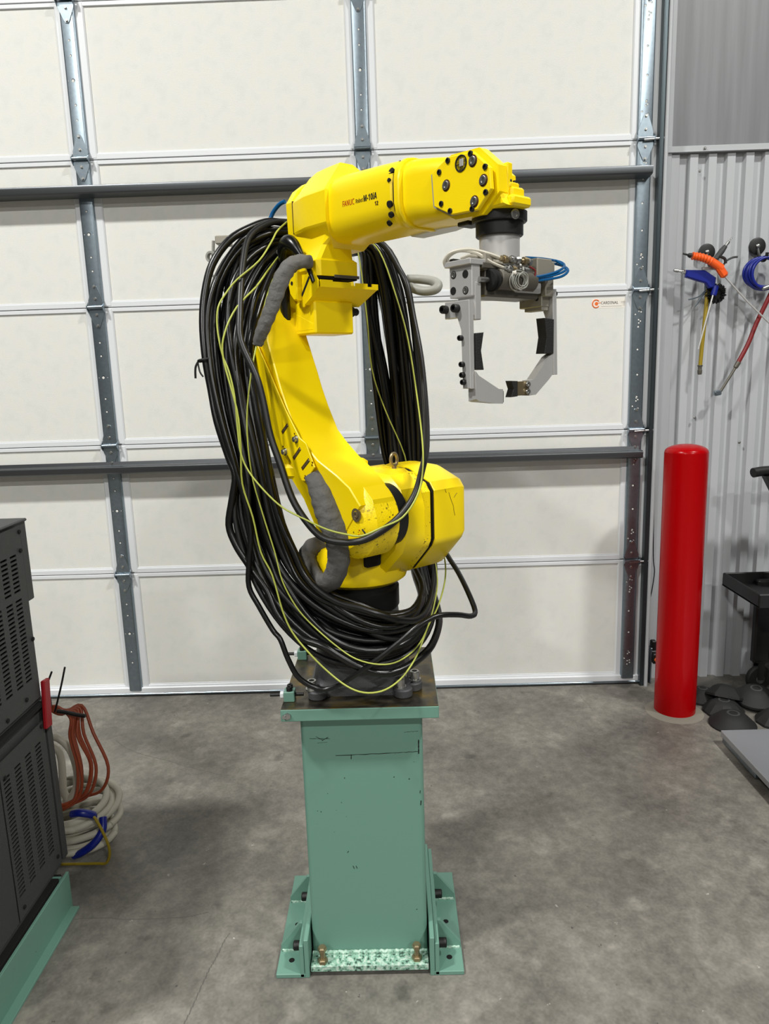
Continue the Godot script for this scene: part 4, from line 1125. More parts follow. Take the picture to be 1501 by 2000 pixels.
func cables() -> void:
	var outer := [V(-0.251, 1.879, -1.930), V(-0.316, 1.875, -1.890), V(-0.384, 1.837, -1.850), V(-0.427, 1.760, -1.810), V(-0.443, 1.670, -1.790), V(-0.438, 1.573, -1.760), V(-0.424, 1.477, -1.740), V(-0.404, 1.393, -1.720), V(-0.380, 1.290, -1.700), V(-0.383, 1.189, -1.680), V(-0.361, 1.094, -1.660), V(-0.319, 1.007, -1.630), V(-0.258, 0.918, -1.610), V(-0.179, 0.848, -1.600), V(-0.081, 0.823, -1.605), V(0.014, 0.828, -1.640), V(0.074, 0.854, -1.720), V(0.104, 0.901, -1.840), V(0.095, 0.991, -1.950), V(0.085, 1.117, -2.050), V(0.090, 1.254, -2.080), V(0.088, 1.379, -2.080), V(0.079, 1.523, -2.070), V(0.063, 1.662, -2.060), V(0.039, 1.763, -2.050), V(-0.007, 1.852, -2.040), V(-0.088, 1.882, -2.030), V(-0.179, 1.897, -1.990)]
	var inner := [V(-0.218, 1.813, -1.930), V(-0.247, 1.810, -1.890), V(-0.274, 1.767, -1.850), V(-0.300, 1.703, -1.810), V(-0.321, 1.630, -1.790), V(-0.328, 1.558, -1.760), V(-0.318, 1.461, -1.740), V(-0.309, 1.378, -1.720), V(-0.292, 1.276, -1.700), V(-0.266, 1.173, -1.680), V(-0.234, 1.090, -1.660), V(-0.201, 1.041, -1.630), V(-0.154, 1.005, -1.610), V(-0.087, 0.975, -1.600), V(-0.017, 0.947, -1.605), V(0.039, 0.946, -1.640), V(0.062, 0.968, -1.720), V(0.044, 0.997, -1.840), V(0.036, 1.029, -1.950), V(0.022, 1.119, -2.050), V(-0.023, 1.258, -2.080), V(-0.037, 1.383, -2.080), V(-0.052, 1.527, -2.070), V(-0.067, 1.666, -2.060), V(-0.071, 1.767, -2.050), V(-0.076, 1.838, -2.040), V(-0.145, 1.826, -2.030), V(-0.195, 1.828, -1.990)]
	# the hank of cables thrown over the elbow: each loop keeps its own lane across and its own depth
	var lanes := 26
	for i in lanes:
		var f := (i % 9 + 0.5) / 9.0
		var row := i / 9
		var path := []
		var ph := rng.randf() * TAU
		var wob := rng.randf_range(0.04, 0.10)
		var drop := rng.randf_range(-0.012, 0.020)
		for k in outer.size():
			var s: float = clampf(f + wob * sin(ph + k * 0.55) + 0.03 * sin(ph * 2.0 + k * 1.3), 0.0, 1.0)
			var p: Vector3 = outer[k].lerp(inner[k], s)
			var low: float = smoothstep(9.0, 14.0, k) * (1.0 - smoothstep(15.0, 19.0, k))
			p += V(0.004 * sin(k * 0.9 + ph), drop * low + 0.004 * sin(k * 0.7 + ph * 3.0), -0.026 * row + 0.010 * sin(k * 0.6 + ph * 1.7) - 0.012)
			path.append(p)
		path.append(path[0])
		cable("robot_cable", "black cable in the hank over the robot's elbow, %s layer, %s from its outer edge" % [["front", "middle", "rear"][row], ["first", "second", "third", "fourth", "fifth", "sixth", "seventh", "eighth", "ninth"][i % 9]], "cable", path, rng.randf_range(0.0068, 0.0092), M.cable if i % 3 else M.cable_soft, "black cables hanked over the robot's elbow")
	cable("stray_cable", "black cable whose loop juts out to the right below the motor housing", "cable", [V(-0.298, 1.878, -1.900), V(-0.355, 1.841, -1.850), V(-0.406, 1.752, -1.800), V(-0.428, 1.655, -1.760), V(-0.419, 1.536, -1.720), V(-0.396, 1.418, -1.690), V(-0.365, 1.300, -1.670), V(-0.347, 1.225, -1.660), V(-0.337, 1.157, -1.650), V(-0.344, 1.090, -1.640), V(-0.346, 1.032, -1.630), V(-0.324, 0.987, -1.620), V(-0.293, 0.931, -1.610), V(-0.275, 0.911, -1.600), V(-0.258, 0.866, -1.590), V(-0.233, 0.819, -1.585), V(-0.184, 0.791, -1.585), V(-0.142, 0.803, -1.580), V(-0.100, 0.832, -1.570), V(-0.054, 0.866, -1.565), V(0.002, 0.909, -1.570), V(0.047, 0.943, -1.580), V(0.093, 0.958, -1.600), V(0.141, 0.949, -1.630), V(0.178, 0.931, -1.670), V(0.190, 0.935, -1.700), V(0.177, 0.970, -1.750), V(0.159, 1.002, -1.820), V(0.139, 1.028, -1.880), V(0.113, 1.071, -1.980)], 0.0066, M.cable)
	cable("front_cable", "black cable swinging low in front of the yellow shoulder hub", "cable", [V(-0.206, 1.900, -2.000), V(-0.270, 1.898, -1.930), V(-0.309, 1.874, -1.870), V(-0.332, 1.837, -1.820), V(-0.338, 1.774, -1.770), V(-0.339, 1.714, -1.730), V(-0.339, 1.657, -1.700), V(-0.335, 1.594, -1.670), V(-0.301, 1.517, -1.645), V(-0.287, 1.461, -1.635), V(-0.273, 1.385, -1.620), V(-0.251, 1.321, -1.600), V(-0.226, 1.249, -1.575), V(-0.195, 1.200, -1.555), V(-0.162, 1.167, -1.540), V(-0.123, 1.156, -1.530), V(-0.076, 1.158, -1.525), V(-0.034, 1.176, -1.525), V(0.009, 1.205, -1.540), V(0.044, 1.248, -1.560), V(0.064, 1.297, -1.610), V(0.078, 1.342, -1.680), V(0.084, 1.422, -1.800), V(0.080, 1.548, -1.920), V(0.064, 1.660, -1.980), V(0.052, 1.737, -2.000), V(0.032, 1.783, -2.020), V(-0.003, 1.843, -2.030), V(-0.047, 1.874, -2.040), V(-0.129, 1.890, -2.040)], 0.0080, M.cable_soft)
	cable("outer_cable", "thick black cable forming the left outer edge of the hank", "cable", [V(-0.235, 1.891, -1.960), V(-0.288, 1.897, -1.920), V(-0.335, 1.873, -1.870), V(-0.380, 1.838, -1.830), V(-0.416, 1.782, -1.800), V(-0.434, 1.716, -1.780), V(-0.440, 1.644, -1.760), V(-0.435, 1.561, -1.740), V(-0.425, 1.489, -1.730), V(-0.411, 1.412, -1.710), V(-0.388, 1.331, -1.700), V(-0.373, 1.286, -1.690), V(-0.383, 1.231, -1.685), V(-0.394, 1.171, -1.680), V(-0.379, 1.125, -1.670), V(-0.354, 1.085, -1.660), V(-0.329, 1.054, -1.645), V(-0.303, 1.019, -1.630), V(-0.276, 0.962, -1.610), V(-0.224, 0.913, -1.600), V(-0.174, 0.897, -1.585), V(-0.130, 0.869, -1.580), V(-0.090, 0.844, -1.580), V(-0.046, 0.827, -1.585), V(-0.000, 0.826, -1.600), V(0.047, 0.837, -1.640), V(0.082, 0.852, -1.690), V(0.104, 0.876, -1.760), V(0.106, 0.897, -1.820), V(0.094, 0.938, -1.900), V(0.090, 0.974, -1.970), V(0.090, 1.056, -2.050)], 0.0095, M.cable)
	cable("crossing_cable", "black cable passing close beside the hose guard and round the robot's black collar", "cable", [V(-0.213, 1.848, -1.920), V(-0.258, 1.804, -1.860), V(-0.291, 1.725, -1.800), V(-0.311, 1.651, -1.750), V(-0.323, 1.580, -1.710), V(-0.321, 1.510, -1.690), V(-0.311, 1.440, -1.675), V(-0.299, 1.370, -1.665), V(-0.290, 1.300, -1.655), V(-0.278, 1.229, -1.645), V(-0.259, 1.168, -1.635), V(-0.235, 1.114, -1.625), V(-0.214, 1.064, -1.615), V(-0.179, 1.026, -1.600), V(-0.134, 1.000, -1.590), V(-0.085, 0.986, -1.585), V(-0.041, 0.970, -1.585), V(-0.002, 0.951, -1.600), V(0.040, 0.935, -1.640), V(0.071, 0.939, -1.700), V(0.093, 0.962, -1.800), V(0.104, 0.990, -1.900), V(0.102, 1.052, -2.000)], 0.0085, M.cable)
	cable("earth_wire", "yellow-green earth wire following the black cable in front of the hub", "wire", [V(-0.235, 1.888, -1.870), V(-0.246, 1.879, -1.860), V(-0.263, 1.855, -1.830), V(-0.272, 1.824, -1.790), V(-0.297, 1.777, -1.750), V(-0.346, 1.735, -1.730), V(-0.369, 1.704, -1.710), V(-0.385, 1.671, -1.690), V(-0.388, 1.626, -1.680), V(-0.378, 1.568, -1.665), V(-0.363, 1.527, -1.655), V(-0.352, 1.470, -1.645), V(-0.348, 1.386, -1.635), V(-0.343, 1.342, -1.630), V(-0.327, 1.303, -1.625), V(-0.289, 1.261, -1.600), V(-0.248, 1.228, -1.575), V(-0.199, 1.206, -1.550), V(-0.148, 1.185, -1.530), V(-0.105, 1.176, -1.515), V(-0.071, 1.173, -1.510), V(-0.028, 1.190, -1.510), V(0.017, 1.208, -1.525), V(0.050, 1.251, -1.545), V(0.066, 1.302, -1.600), V(0.069, 1.368, -1.700), V(0.063, 1.471, -1.850), V(0.049, 1.594, -1.950), V(0.029, 1.685, -2.000), V(-0.011, 1.813, -2.020), V(-0.047, 1.862, -2.030), V(-0.101, 1.882, -2.030)], 0.0021, M.wire)
	cable("earth_wire", "yellow-green earth wire sagging lowest, almost to the pedestal's top plate", "wire", [V(-0.216, 1.853, -1.950), V(-0.253, 1.817, -1.870), V(-0.282, 1.766, -1.800), V(-0.307, 1.720, -1.750), V(-0.345, 1.671, -1.700), V(-0.370, 1.613, -1.670), V(-0.375, 1.557, -1.660), V(-0.348, 1.443, -1.640), V(-0.344, 1.363, -1.635), V(-0.346, 1.275, -1.635), V(-0.326, 1.197, -1.630), V(-0.311, 1.117, -1.620), V(-0.286, 1.063, -1.610), V(-0.265, 0.983, -1.595), V(-0.244, 0.934, -1.585), V(-0.210, 0.890, -1.575), V(-0.166, 0.845, -1.565), V(-0.122, 0.811, -1.555), V(-0.083, 0.796, -1.550), V(-0.042, 0.796, -1.555), V(-0.006, 0.810, -1.570), V(0.023, 0.830, -1.600), V(0.048, 0.857, -1.640), V(0.075, 0.899, -1.700), V(0.103, 0.928, -1.760), V(0.127, 0.970, -1.840), V(0.132, 1.013, -1.900), V(0.120, 1.071, -1.980)], 0.0022, M.wire)
	cable("earth_wire", "yellow-green earth wire crossing the dark base above the lowest one", "wire", [V(-0.241, 1.838, -1.930), V(-0.265, 1.778, -1.850), V(-0.285, 1.704, -1.770), V(-0.294, 1.624, -1.700), V(-0.311, 1.532, -1.655), V(-0.328, 1.419, -1.645), V(-0.325, 1.303, -1.640), V(-0.304, 1.209, -1.630), V(-0.278, 1.117, -1.615), V(-0.262, 1.052, -1.600), V(-0.233, 0.994, -1.590), V(-0.198, 0.953, -1.580), V(-0.145, 0.905, -1.570), V(-0.098, 0.874, -1.560), V(-0.044, 0.859, -1.560), V(0.000, 0.858, -1.580), V(0.043, 0.871, -1.630), V(0.074, 0.902, -1.690), V(0.102, 0.963, -1.780), V(0.107, 0.998, -1.880), V(0.098, 1.057, -1.980)], 0.0018, M.wire)
	cable("earth_wire", "yellow-green earth wire hanging in the right strand behind the arm", "wire", [V(-0.129, 1.884, -2.030), V(-0.088, 1.861, -2.020), V(-0.073, 1.806, -2.000), V(-0.059, 1.662, -2.010), V(-0.051, 1.527, -2.020), V(-0.018, 1.414, -2.020), V(0.033, 1.284, -2.030), V(0.045, 1.178, -2.050)], 0.0018, M.wire)
	cable("air_line", "bright blue air line arching into the back of the yellow upper arm", "hose", [V(-0.253, 1.945, -1.930), V(-0.269, 1.940, -1.940), V(-0.287, 1.924, -1.950), V(-0.297, 1.902, -1.950), V(-0.300, 1.879, -1.940)], 0.0055, M.blue)
	cable("grey_hose", "grey hose end looping out behind the right strand of cables", "hose", [V(0.059, 1.742, -2.050), V(0.093, 1.728, -2.030), V(0.124, 1.729, -2.020), V(0.135, 1.742, -2.030), V(0.123, 1.756, -2.060), V(0.089, 1.766, -2.090), V(0.054, 1.769, -2.100)], 0.0125, M.grey_hose, "", 5, 12)
	for q in [["grey fabric sleeve running over the top of the robot's lower arm", [V(-0.174, 1.766, -1.720), V(-0.200, 1.764, -1.700), V(-0.223, 1.749, -1.685), V(-0.242, 1.715, -1.675), V(-0.258, 1.671, -1.670), V(-0.276, 1.633, -1.670), V(-0.292, 1.604, -1.675), V(-0.300, 1.585, -1.680)], [0.014, 0.016, 0.018, 0.0185, 0.017, 0.016, 0.014, 0.011]], ["grey fabric sleeve from the hose guard looping round to the turret", [V(-0.180, 1.295, -1.615), V(-0.162, 1.254, -1.598), V(-0.148, 1.212, -1.588), V(-0.136, 1.173, -1.580), V(-0.128, 1.131, -1.580), V(-0.132, 1.086, -1.595), V(-0.152, 1.044, -1.620), V(-0.182, 1.032, -1.655), V(-0.210, 1.053, -1.690), V(-0.216, 1.083, -1.715), V(-0.196, 1.102, -1.730), V(-0.165, 1.099, -1.740)], [0.020, 0.026, 0.031, 0.030, 0.026, 0.025, 0.024, 0.023, 0.023, 0.022, 0.022, 0.02]]]:
		var p := smooth_path(q[1], 8)
		var st := MB.new()
		var rgs := []
		var up := V(0.0, 0.0, 1.0)
		for i in p.size():
			var d := (p[mini(i + 1, p.size() - 1)] - p[maxi(i - 1, 0)]).normalized()
			var e := (up - d * up.dot(d)).normalized()
			var g := d.cross(e)
			var ri: float = lerpf(q[2][i / 8], q[2][mini(i / 8 + 1, q[2].size() - 1)], (i % 8) / 8.0)
			var ring := PackedVector3Array()
			for k in 24:
				var a := TAU * k / 24.0
				var fold := 1.0 + 0.05 * sin(a * 3.0 + i * 0.21) + 0.045 * sin(a * 5.0 - i * 0.45 + sin(i * 0.3)) * sin(i * 0.8 + a * 2.0) + 0.035 * sin(i * 1.25 + a * 1.5)
				ring.append(p[i] + (g * cos(a) + e * (sin(a) * 0.8)) * ri * fold)
			rgs.append(ring)
		st.add(loft(rgs), 60.0)
		tag(put("hose_sleeve", st, M.sleeve), q[0], "sleeve")
	var ct := thing("cable_clip", "small frayed black tie sticking out of the hank's left edge", "cable tie", V(-0.435, 1.56, -1.74))
	put("band", MB.new().add(tube(smooth_path([V(0.012, 0.0, 0.02), V(-0.012, -0.004, 0.015), V(-0.016, -0.006, -0.012), V(0.0, -0.002, -0.02)]), 0.003, 6)), M.black, ct)
	put("tail", MB.new().add(tube(smooth_path([V(-0.014, -0.005, 0.01), V(-0.022, -0.02, 0.012), V(-0.024, -0.045, 0.012)]), 0.0026, 6)).add(tube(smooth_path([V(-0.016, -0.01, 0.01), V(-0.012, -0.03, 0.014), V(-0.005, -0.042, 0.014)]), 0.002, 6)), M.black, ct)
	var hb := thing("hose_bracket", "small bare metal bracket showing behind the top left of the cable hank", "bracket", V(-0.425, 1.855, -1.93))
	put("plate", MB.new().add(bx(V(0.012, 0.0, 0.0), V(0.034, 0.020, 0.05), 0.002)), M.alu_plate, hb)
	put("ring", MB.new().add(lathe([[0.009, -0.006], [0.014, -0.006], [0.014, 0.006], [0.009, 0.006], [0.009, -0.006]], 18), 38.0, along(V(-0.018, -0.04, 0.02), V(-0.4, 0, 1))), M.grey_hose, hb)
	put("stem", MB.new().add(drum(0.004, -0.04, 0.0, 0, 8), 38.0, along(V(-0.012, 0, 0.012), V(0.1, 1, 0))).add(tube(smooth_path([V(-0.018, -0.052, 0.02), V(-0.02, -0.08, 0.02), V(0.0, -0.11, 0.02), V(0.012, -0.13, 0.02)]), 0.0025, 6)), M.grey_hose, hb)

# ---------------------------------------------------------------- right side
func bollard() -> void:
	var o := thing("bollard", "glossy red round safety bollard with a domed top standing beside the door", "bollard", V(1.215, 0, -3.0))
	var pr := [[0, 0.0], [0.0865, 0.0], [0.0865, 1.155]]
	for i in 9:
		var a := PI * 0.5 * i / 8
		pr.append([0.0855 * cos(a), 1.157 + 0.032 * sin(a)])
	put("sleeve", MB.new().add(lathe(pr, 48), 30.0), M.red, o)
	put("concrete_collar", MB.new().add(lathe([[0, 0.0005], [0.122, 0.0005], [0.11, 0.003], [0.0867, 0.012], [0, 0.012]], 40)), M.pale, o)

func hook(x: float, y: float, label: String) -> void:
	var o := thing("magnet_hook", label, "hook", V(x, y, -3.358))
	put("magnet", MB.new().add(lathe([[0, 0], [0.036, 0], [0.036, 0.006], [0.030, 0.010], [0, 0.010]], 32), 38.0, along(Vector3.ZERO, V(0, 0, 1))), M.black, o)
	put("hub", MB.new().add(lathe([[0, 0.010], [0.009, 0.010], [0.009, 0.014], [0.006, 0.017], [0, 0.018]], 16), 38.0, along(Vector3.ZERO, V(0, 0, 1))), M.steel, o)
	put("arm", MB.new().add(tube(smooth_path([V(0, -0.012, 0.010), V(0, -0.035, 0.02), V(0, -0.060, 0.04), V(0, -0.07, 0.07), V(0, -0.058, 0.09), V(0, -0.04, 0.095)]), 0.007, 8)), M.black, o)

func wall_tools() -> void:
	hook(1.406, 1.994, "black round magnet hook on the wall holding the air guns")
	hook(1.626, 2.012, "black round magnet hook on the wall holding the blue coil")
	# orange air gun: ribbed grip, trigger, long nozzle
	var g := thing("air_gun", "orange air gun with a long thin steel nozzle hung on the wall", "air gun", V(1.40, 1.93, -3.25))
	var a := V(-0.098, 0.036, 0.0)
	var b := V(0.028, -0.02, 0.0)
	var gp := PackedVector3Array()
	var gr := PackedFloat32Array()
	for i in 41:
		var f := i / 40.0
		gp.append(a.lerp(b, f) + V(0, 0.012 * sin(f * PI), 0))
		gr.append(0.0155 + (0.0016 * sin(i * 1.55) if i < 26 else 0.0) + 0.002 * f)
	put("grip", MB.new().add(tube(gp, 0.016, 12, gr), 50.0), M.orange, g)
	put("head", MB.new().add(bx(V(0, 0, 0), V(0.065, 0.032, 0.028), 0.008), 38.0, Transform3D(Basis(V(0, 0, 1), -0.95), V(0.028, -0.028, 0))), M.orange, g)
	put("inlet", MB.new().add(lathe([[0, 0], [0.011, 0], [0.008, 0.012], [0.0045, 0.013], [0.0035, 0.035], [0, 0.036]], 12), 30.0, along(V(-0.104, 0.037, 0), V(-1, 0.28, 0))), M.black, g)
	put("trigger", MB.new().add(tube(smooth_path([V(0.045, 0.0, 0.0), V(0.04, 0.02, 0.0), V(0.018, 0.03, 0.0)]), 0.006, 8)), M.black, g)
	put("nozzle", MB.new().add(tube(PackedVector3Array([V(0.04, -0.048, 0.0), V(0.15, -0.165, 0.004), V(0.262, -0.272, 0.01)]), 0.0036, 8)), M.alu, g)
	# blue air gun hanging below it
	var h := thing("air_gun", "blue air gun with a steel inlet hung under the orange gun", "air gun", V(1.33, 1.895, -3.285))
	put("grip", MB.new().add(prism(P2([-0.042, -0.012, 0.0, -0.026, 0.045, -0.040, 0.062, -0.062, 0.088, -0.060, 0.09, -0.018, 0.04, 0.014, -0.04, 0.018]), -0.012, 0.012, 0.005), 30.0), M.royal, h)
	put("inlet", MB.new().add(lathe([[0, 0], [0.009, 0], [0.009, 0.014], [0.006, 0.016], [0.0055, 0.03], [0.008, 0.032], [0.005, 0.050], [0, 0.052]], 12), 30.0, along(V(-0.042, 0.010, 0), V(-1, 0.18, 0))), M.steel, h)
	put("lever", MB.new().add(bx(V(0, 0, 0), V(0.07, 0.012, 0.012), 0.003), 38.0, Transform3D(Basis(V(0, 0, 1), -0.05), V(0.06, 0.02, 0.008))), M.alu, h)
	put("nozzle", MB.new().add(tube(PackedVector3Array([V(0.088, -0.06, 0.004), V(0.076, -0.10, 0.012), V(0.052, -0.19, 0.02), V(0.018, -0.32, 0.03)]), 0.0034, 8)), M.alu, h)
	put("nozzle_collar", MB.new().add(drum(0.013, -0.022, 0.022, 0.003, 12), 38.0, along(V(0.088, -0.072, 0.004), V(0.25, 1, 0))), M.royal, h)
	# grey hand tool pointing up to the right
	var s := thing("scraper", "dark grey hand tool with a pointed tip sticking up behind the hook", "tool", V(1.43, 1.965, -3.30))
	put("handle", MB.new().add(lathe([[0, -0.035], [0.010, -0.03], [0.012, 0.0], [0.013, 0.03], [0.009, 0.055], [0, 0.058]], 12), 30.0, along(V(0, 0, 0), V(0.75, 1, 0))), M.cabinet, s)
	put("tip", MB.new().add(lathe([[0, 0.055], [0.006, 0.056], [0.007, 0.075], [0.003, 0.082], [0.0025, 0.098], [0, 0.10]], 12), 30.0, along(V(0, 0, 0), V(0.75, 1, 0))), M.steel, s)
	put("hook_tail", MB.new().add(tube(smooth_path([V(0.012, -0.05, 0.02), V(0.03, -0.022, 0.02), V(0.055, -0.008, 0.02), V(0.078, -0.005, 0.02)]), 0.0045, 8)), M.cabinet, s)
	# brush
	var br := thing("wire_brush", "round black bristle brush hanging below the air guns", "brush", V(1.432, 1.812, -3.325))
	put("core", MB.new().add(drum(0.036, 0.0, 0.022, 0.004, 24), 38.0, along(Vector3.ZERO, V(0, 0, 1))), M.void, br)
	var bs := MB.new()
	for i in 320:
		var an := rng.randf() * TAU
		var z := rng.randf_range(0.002, 0.03)
		var d := V(cos(an), sin(an), rng.randf_range(-0.2, 0.5)).normalized()
		bs.add(tube(PackedVector3Array([V(0, 0, z) + d * 0.025, V(0, 0, z) + d * rng.randf_range(0.040, 0.045)]), 0.0015, 4))
	put("bristle", bs, M.void, br).set_meta("kind", "stuff")
	# yellow tube and red gauge hose
	var y := thing("hose", "flat yellow hose with a dark fitting hanging straight down the wall", "hose", V(1.39, 1.79, -3.315))
	put("tube", MB.new().add(tube(smooth_path([V(0.006, 0.045, 0.0), V(0.008, 0.0, 0.004), V(0.002, -0.10, 0.008), V(-0.004, -0.2, 0.008), V(-0.008, -0.29, 0.008)]), 0.0085, 10)), M.yellow_hose, y)
	put("fitting", MB.new().add(lathe([[0, -0.02], [0.008, -0.02], [0.010, -0.012], [0.010, 0.0], [0.0085, 0.002], [0.0085, 0.014], [0.011, 0.016], [0.011, 0.022], [0, 0.022]], 12), 30.0, Transform3D(Basis(), V(-0.0085, -0.305, 0.008))), M.dark_alu, y)
	put("clip", MB.new().add(tube(smooth_path([V(-0.002, 0.04, 0.01), V(-0.03, 0.012, 0.014), V(-0.075, 0.0, 0.014)]), 0.003, 6)).add(tube(smooth_path([V(0.0, 0.035, 0.01), V(-0.03, -0.01, 0.012), V(-0.045, -0.03, 0.012)]), 0.003, 6)).add(drum(0.01, -0.01, 0.02, 0.002, 10), 38.0, Transform3D(Basis(), V(0.006, 0.05, 0.0))), M.galv, y)
	var r := thing("hose", "dark red tyre hose with a grey angled chuck hanging at the wall's right edge", "hose", V(1.60, 1.75, -3.29))
	put("tube", MB.new().add(tube(smooth_path([V(0.075, 0.10, 0.02), V(0.05, 0.03, 0.012), V(0.012, -0.07, 0.0), V(-0.02, -0.16, 0.0), V(-0.062, -0.245, 0.0)]), 0.0095, 10)), M.red_hose, r)
	put("stem", MB.new().add(tube(PackedVector3Array([V(-0.056, -0.235, 0.0), V(-0.068, -0.258, 0.0), V(-0.070, -0.262, 0.0), V(-0.128, -0.362, 0.0)]), 0.006, 10, PackedFloat32Array([0.011, 0.010, 0.006, 0.0055]))), M.dark_alu, r)
	put("chuck", MB.new().add(bx(V(0, 0, 0), V(0.032, 0.022, 0.022), 0.005), 38.0, Transform3D(Basis(V(0, 0, 1), 0.15), V(-0.142, -0.368, 0))), M.galv, r)
	var bl := thing("coiled_hose", "royal blue air hose coiled on the right-hand magnet hook", "hose", V(1.632, 1.89, -3.29))
	for k in 5:
		var cp := PackedVector3Array()
		for i in 40:
			var an := TAU * i / 40
			cp.append(V(cos(an) * (0.080 - 0.0035 * k) + 0.003 * sin(k * 2.0), sin(an) * (0.064 + 0.002 * sin(k * 1.7)) + 0.004 * cos(k * 2.1), -0.02 + 0.011 * k))
		put("coil_turn", MB.new().add(tube(cp, 0.0062, 8, PackedFloat32Array(), true), 60.0), M.royal, bl)
	put("coupling", MB.new().add(lathe([[0, -0.02], [0.008, -0.02], [0.009, 0.0], [0.007, 0.02], [0, 0.021]], 12), 30.0, along(V(0.0, -0.062, 0.035), V(1, 0.3, 0))), M.steel, bl)

func floor_things() -> void:
	var o := thing("floor_platform", "low galvanised steel platform with flat speckled top on the floor at right", "platform", V(1.288, 0, -2.71))
	put("deck", MB.new().add(bx(V(0.85, 0.0475, 0.9), V(1.70, 0.025, 1.8), 0.002)), M.galv_floor, o)
	put("skirt", MB.new().add(bx(V(0.85, 0.0225, 0.14), V(1.69, 0.025, 0.27), 0.002)).add(bx(V(0.87, 0.02, 1.0), V(1.64, 0.02, 1.4), 0.002)), M.galv, o)
	put("platform_gap_shade", MB.new().add(bx(V(0.85, 0.006, 0.9), V(1.55, 0.012, 1.7), 0.0)), M.void, o)  # black slab painted as the shaded gap below the platform
	var sp := [[1.385, -3.11, 0.075, 0.0, 0.0, "smallest black rubber dome half hidden behind the red bollard"], [1.425, -2.985, 0.088, 0.0, 0.0, "black rubber dome lying flat under the tilted one"], [1.46, -3.055, 0.085, 0.30, -0.25, "black rubber dome tilted up on its neighbours beside the bollard"], [1.585, -3.03, 0.09, 0.10, 0.12, "black rubber dome with a scuffed top below the cart"], [1.60, -2.875, 0.085, 0.0, 0.0, "black rubber dome at the right edge behind the platform"], [1.408, -2.862, 0.094, 0.04, 0.0, "nearest black rubber dome with a ring mark, against the platform's corner"]]
	for s in sp:
		var d := thing("rubber_dome", s[5], "rubber dome", V(s[0], 0.0 if s[3] + absf(s[4]) < 0.2 else 0.035, s[1]), s[0] * 40.0, "black rubber domes beside the bollard")
		d.rotation.x = s[3]
		d.rotation.z = s[4]
		var r: float = s[2]
		put("shell", MB.new().add(lathe([[0, 0.0], [r, 0.0], [r, 0.010], [r * 0.93, 0.016], [r * 0.62, 0.044], [r * 0.42, 0.054], [r * 0.2, 0.058], [0, 0.059]], 10 if r < 0.09 else 28), 24.0), M.rubber, d)
		put("ring_mark", MB.new().add(lathe([[r * 0.19, 0.058], [r * 0.24, 0.0588], [r * 0.28, 0.0572], [r * 0.19, 0.055], [r * 0.19, 0.058]], 20)), M.cabinet, d)

func cart() -> void:
	var o := thing("utility_cart", "black plastic utility cart standing partly out of frame at the right wall", "cart", V(1.60, 0, -3.10))
	put("handle", MB.new().add(tube(smooth_path([V(-0.055, 1.045, 0.0), V(0.0, 1.05, -0.01), V(0.10, 1.05, -0.02), V(0.30, 1.05, -0.02)]), 0.021, 14)), M.black, o)
	put("handle_post", MB.new().add(loft([PackedVector3Array([V(-0.01, 1.03, -0.02), V(0.12, 1.03, -0.02), V(0.12, 1.03, 0.02), V(-0.01, 1.03, 0.02)]), PackedVector3Array([V(0.045, 0.93, -0.02), V(0.12, 0.93, -0.02), V(0.12, 0.93, 0.02), V(0.045, 0.93, 0.02)]), PackedVector3Array([V(0.10, 0.56, -0.02), V(0.16, 0.56, -0.02), V(0.16, 0.56, 0.02), V(0.10, 0.56, 0.02)])]), 25.0), M.black, o)
	var tr := MB.new()
	for q in [[0.535, -0.10], [0.20, 0.13]]:
		var y: float = q[0]
		var x0: float = q[1]
		var xc := (x0 + 0.76) / 2
		tr = MB.new()
		tr.add(bx(V(xc, y - 0.025, 0.04), V(0.76 - x0, 0.012, 0.34), 0.003))
		tr.add(bx(V(xc, y, 0.205), V(0.76 - x0, 0.062, 0.012), 0.004))
		tr.add(bx(V(xc, y, -0.125), V(0.76 - x0, 0.062, 0.012), 0.004))
		tr.add(bx(V(x0 + 0.006, y, 0.04), V(0.012, 0.062, 0.34), 0.004))
		put("tray", tr, M.black, o)
	for z in [-0.09, 0.16]:
		put("leg", MB.new().add(bx(V(0.075, 0.34, z), V(0.075, 0.40, 0.04), 0.008)), M.black, o)
	for y in [0.26, 0.30, 0.37]:
		put("leg_bolt", MB.new().add(drum(0.006, 0.0, 0.003, 0, 10), 38.0, along(V(0.062, y, 0.18), V(0, 0, 1))), M.steel, o)
	for z in [-0.09, 0.14]:
		var c := Node3D.new()
		c.name = "caster"
		o.add_child(c, true)
		c.position = V(0.075, 0.062, z)
		put("wheel", MB.new().add(lathe([[0, -0.016], [0.045, -0.016], [0.058, -0.013], [0.062, -0.006], [0.062, 0.006], [0.058, 0.013], [0.045, 0.016], [0, 0.016]], 28), 30.0, along(Vector3.ZERO, V(0.2, 0, 1))), M.rubber, c)
		put("hub", MB.new().add(drum(0.022, -0.02, 0.02, 0.003, 18), 38.0, along(Vector3.ZERO, V(0.2, 0, 1))), M.cabinet, c)
		put("fork", MB.new().add(bx(V(0, 0.045, 0.022), V(0.03, 0.09, 0.004), 0.001)).add(bx(V(0, 0.045, -0.022), V(0.03, 0.09, 0.004), 0.001)).add(bx(V(0, 0.088, 0), V(0.05, 0.006, 0.055), 0.001)), M.black, c)

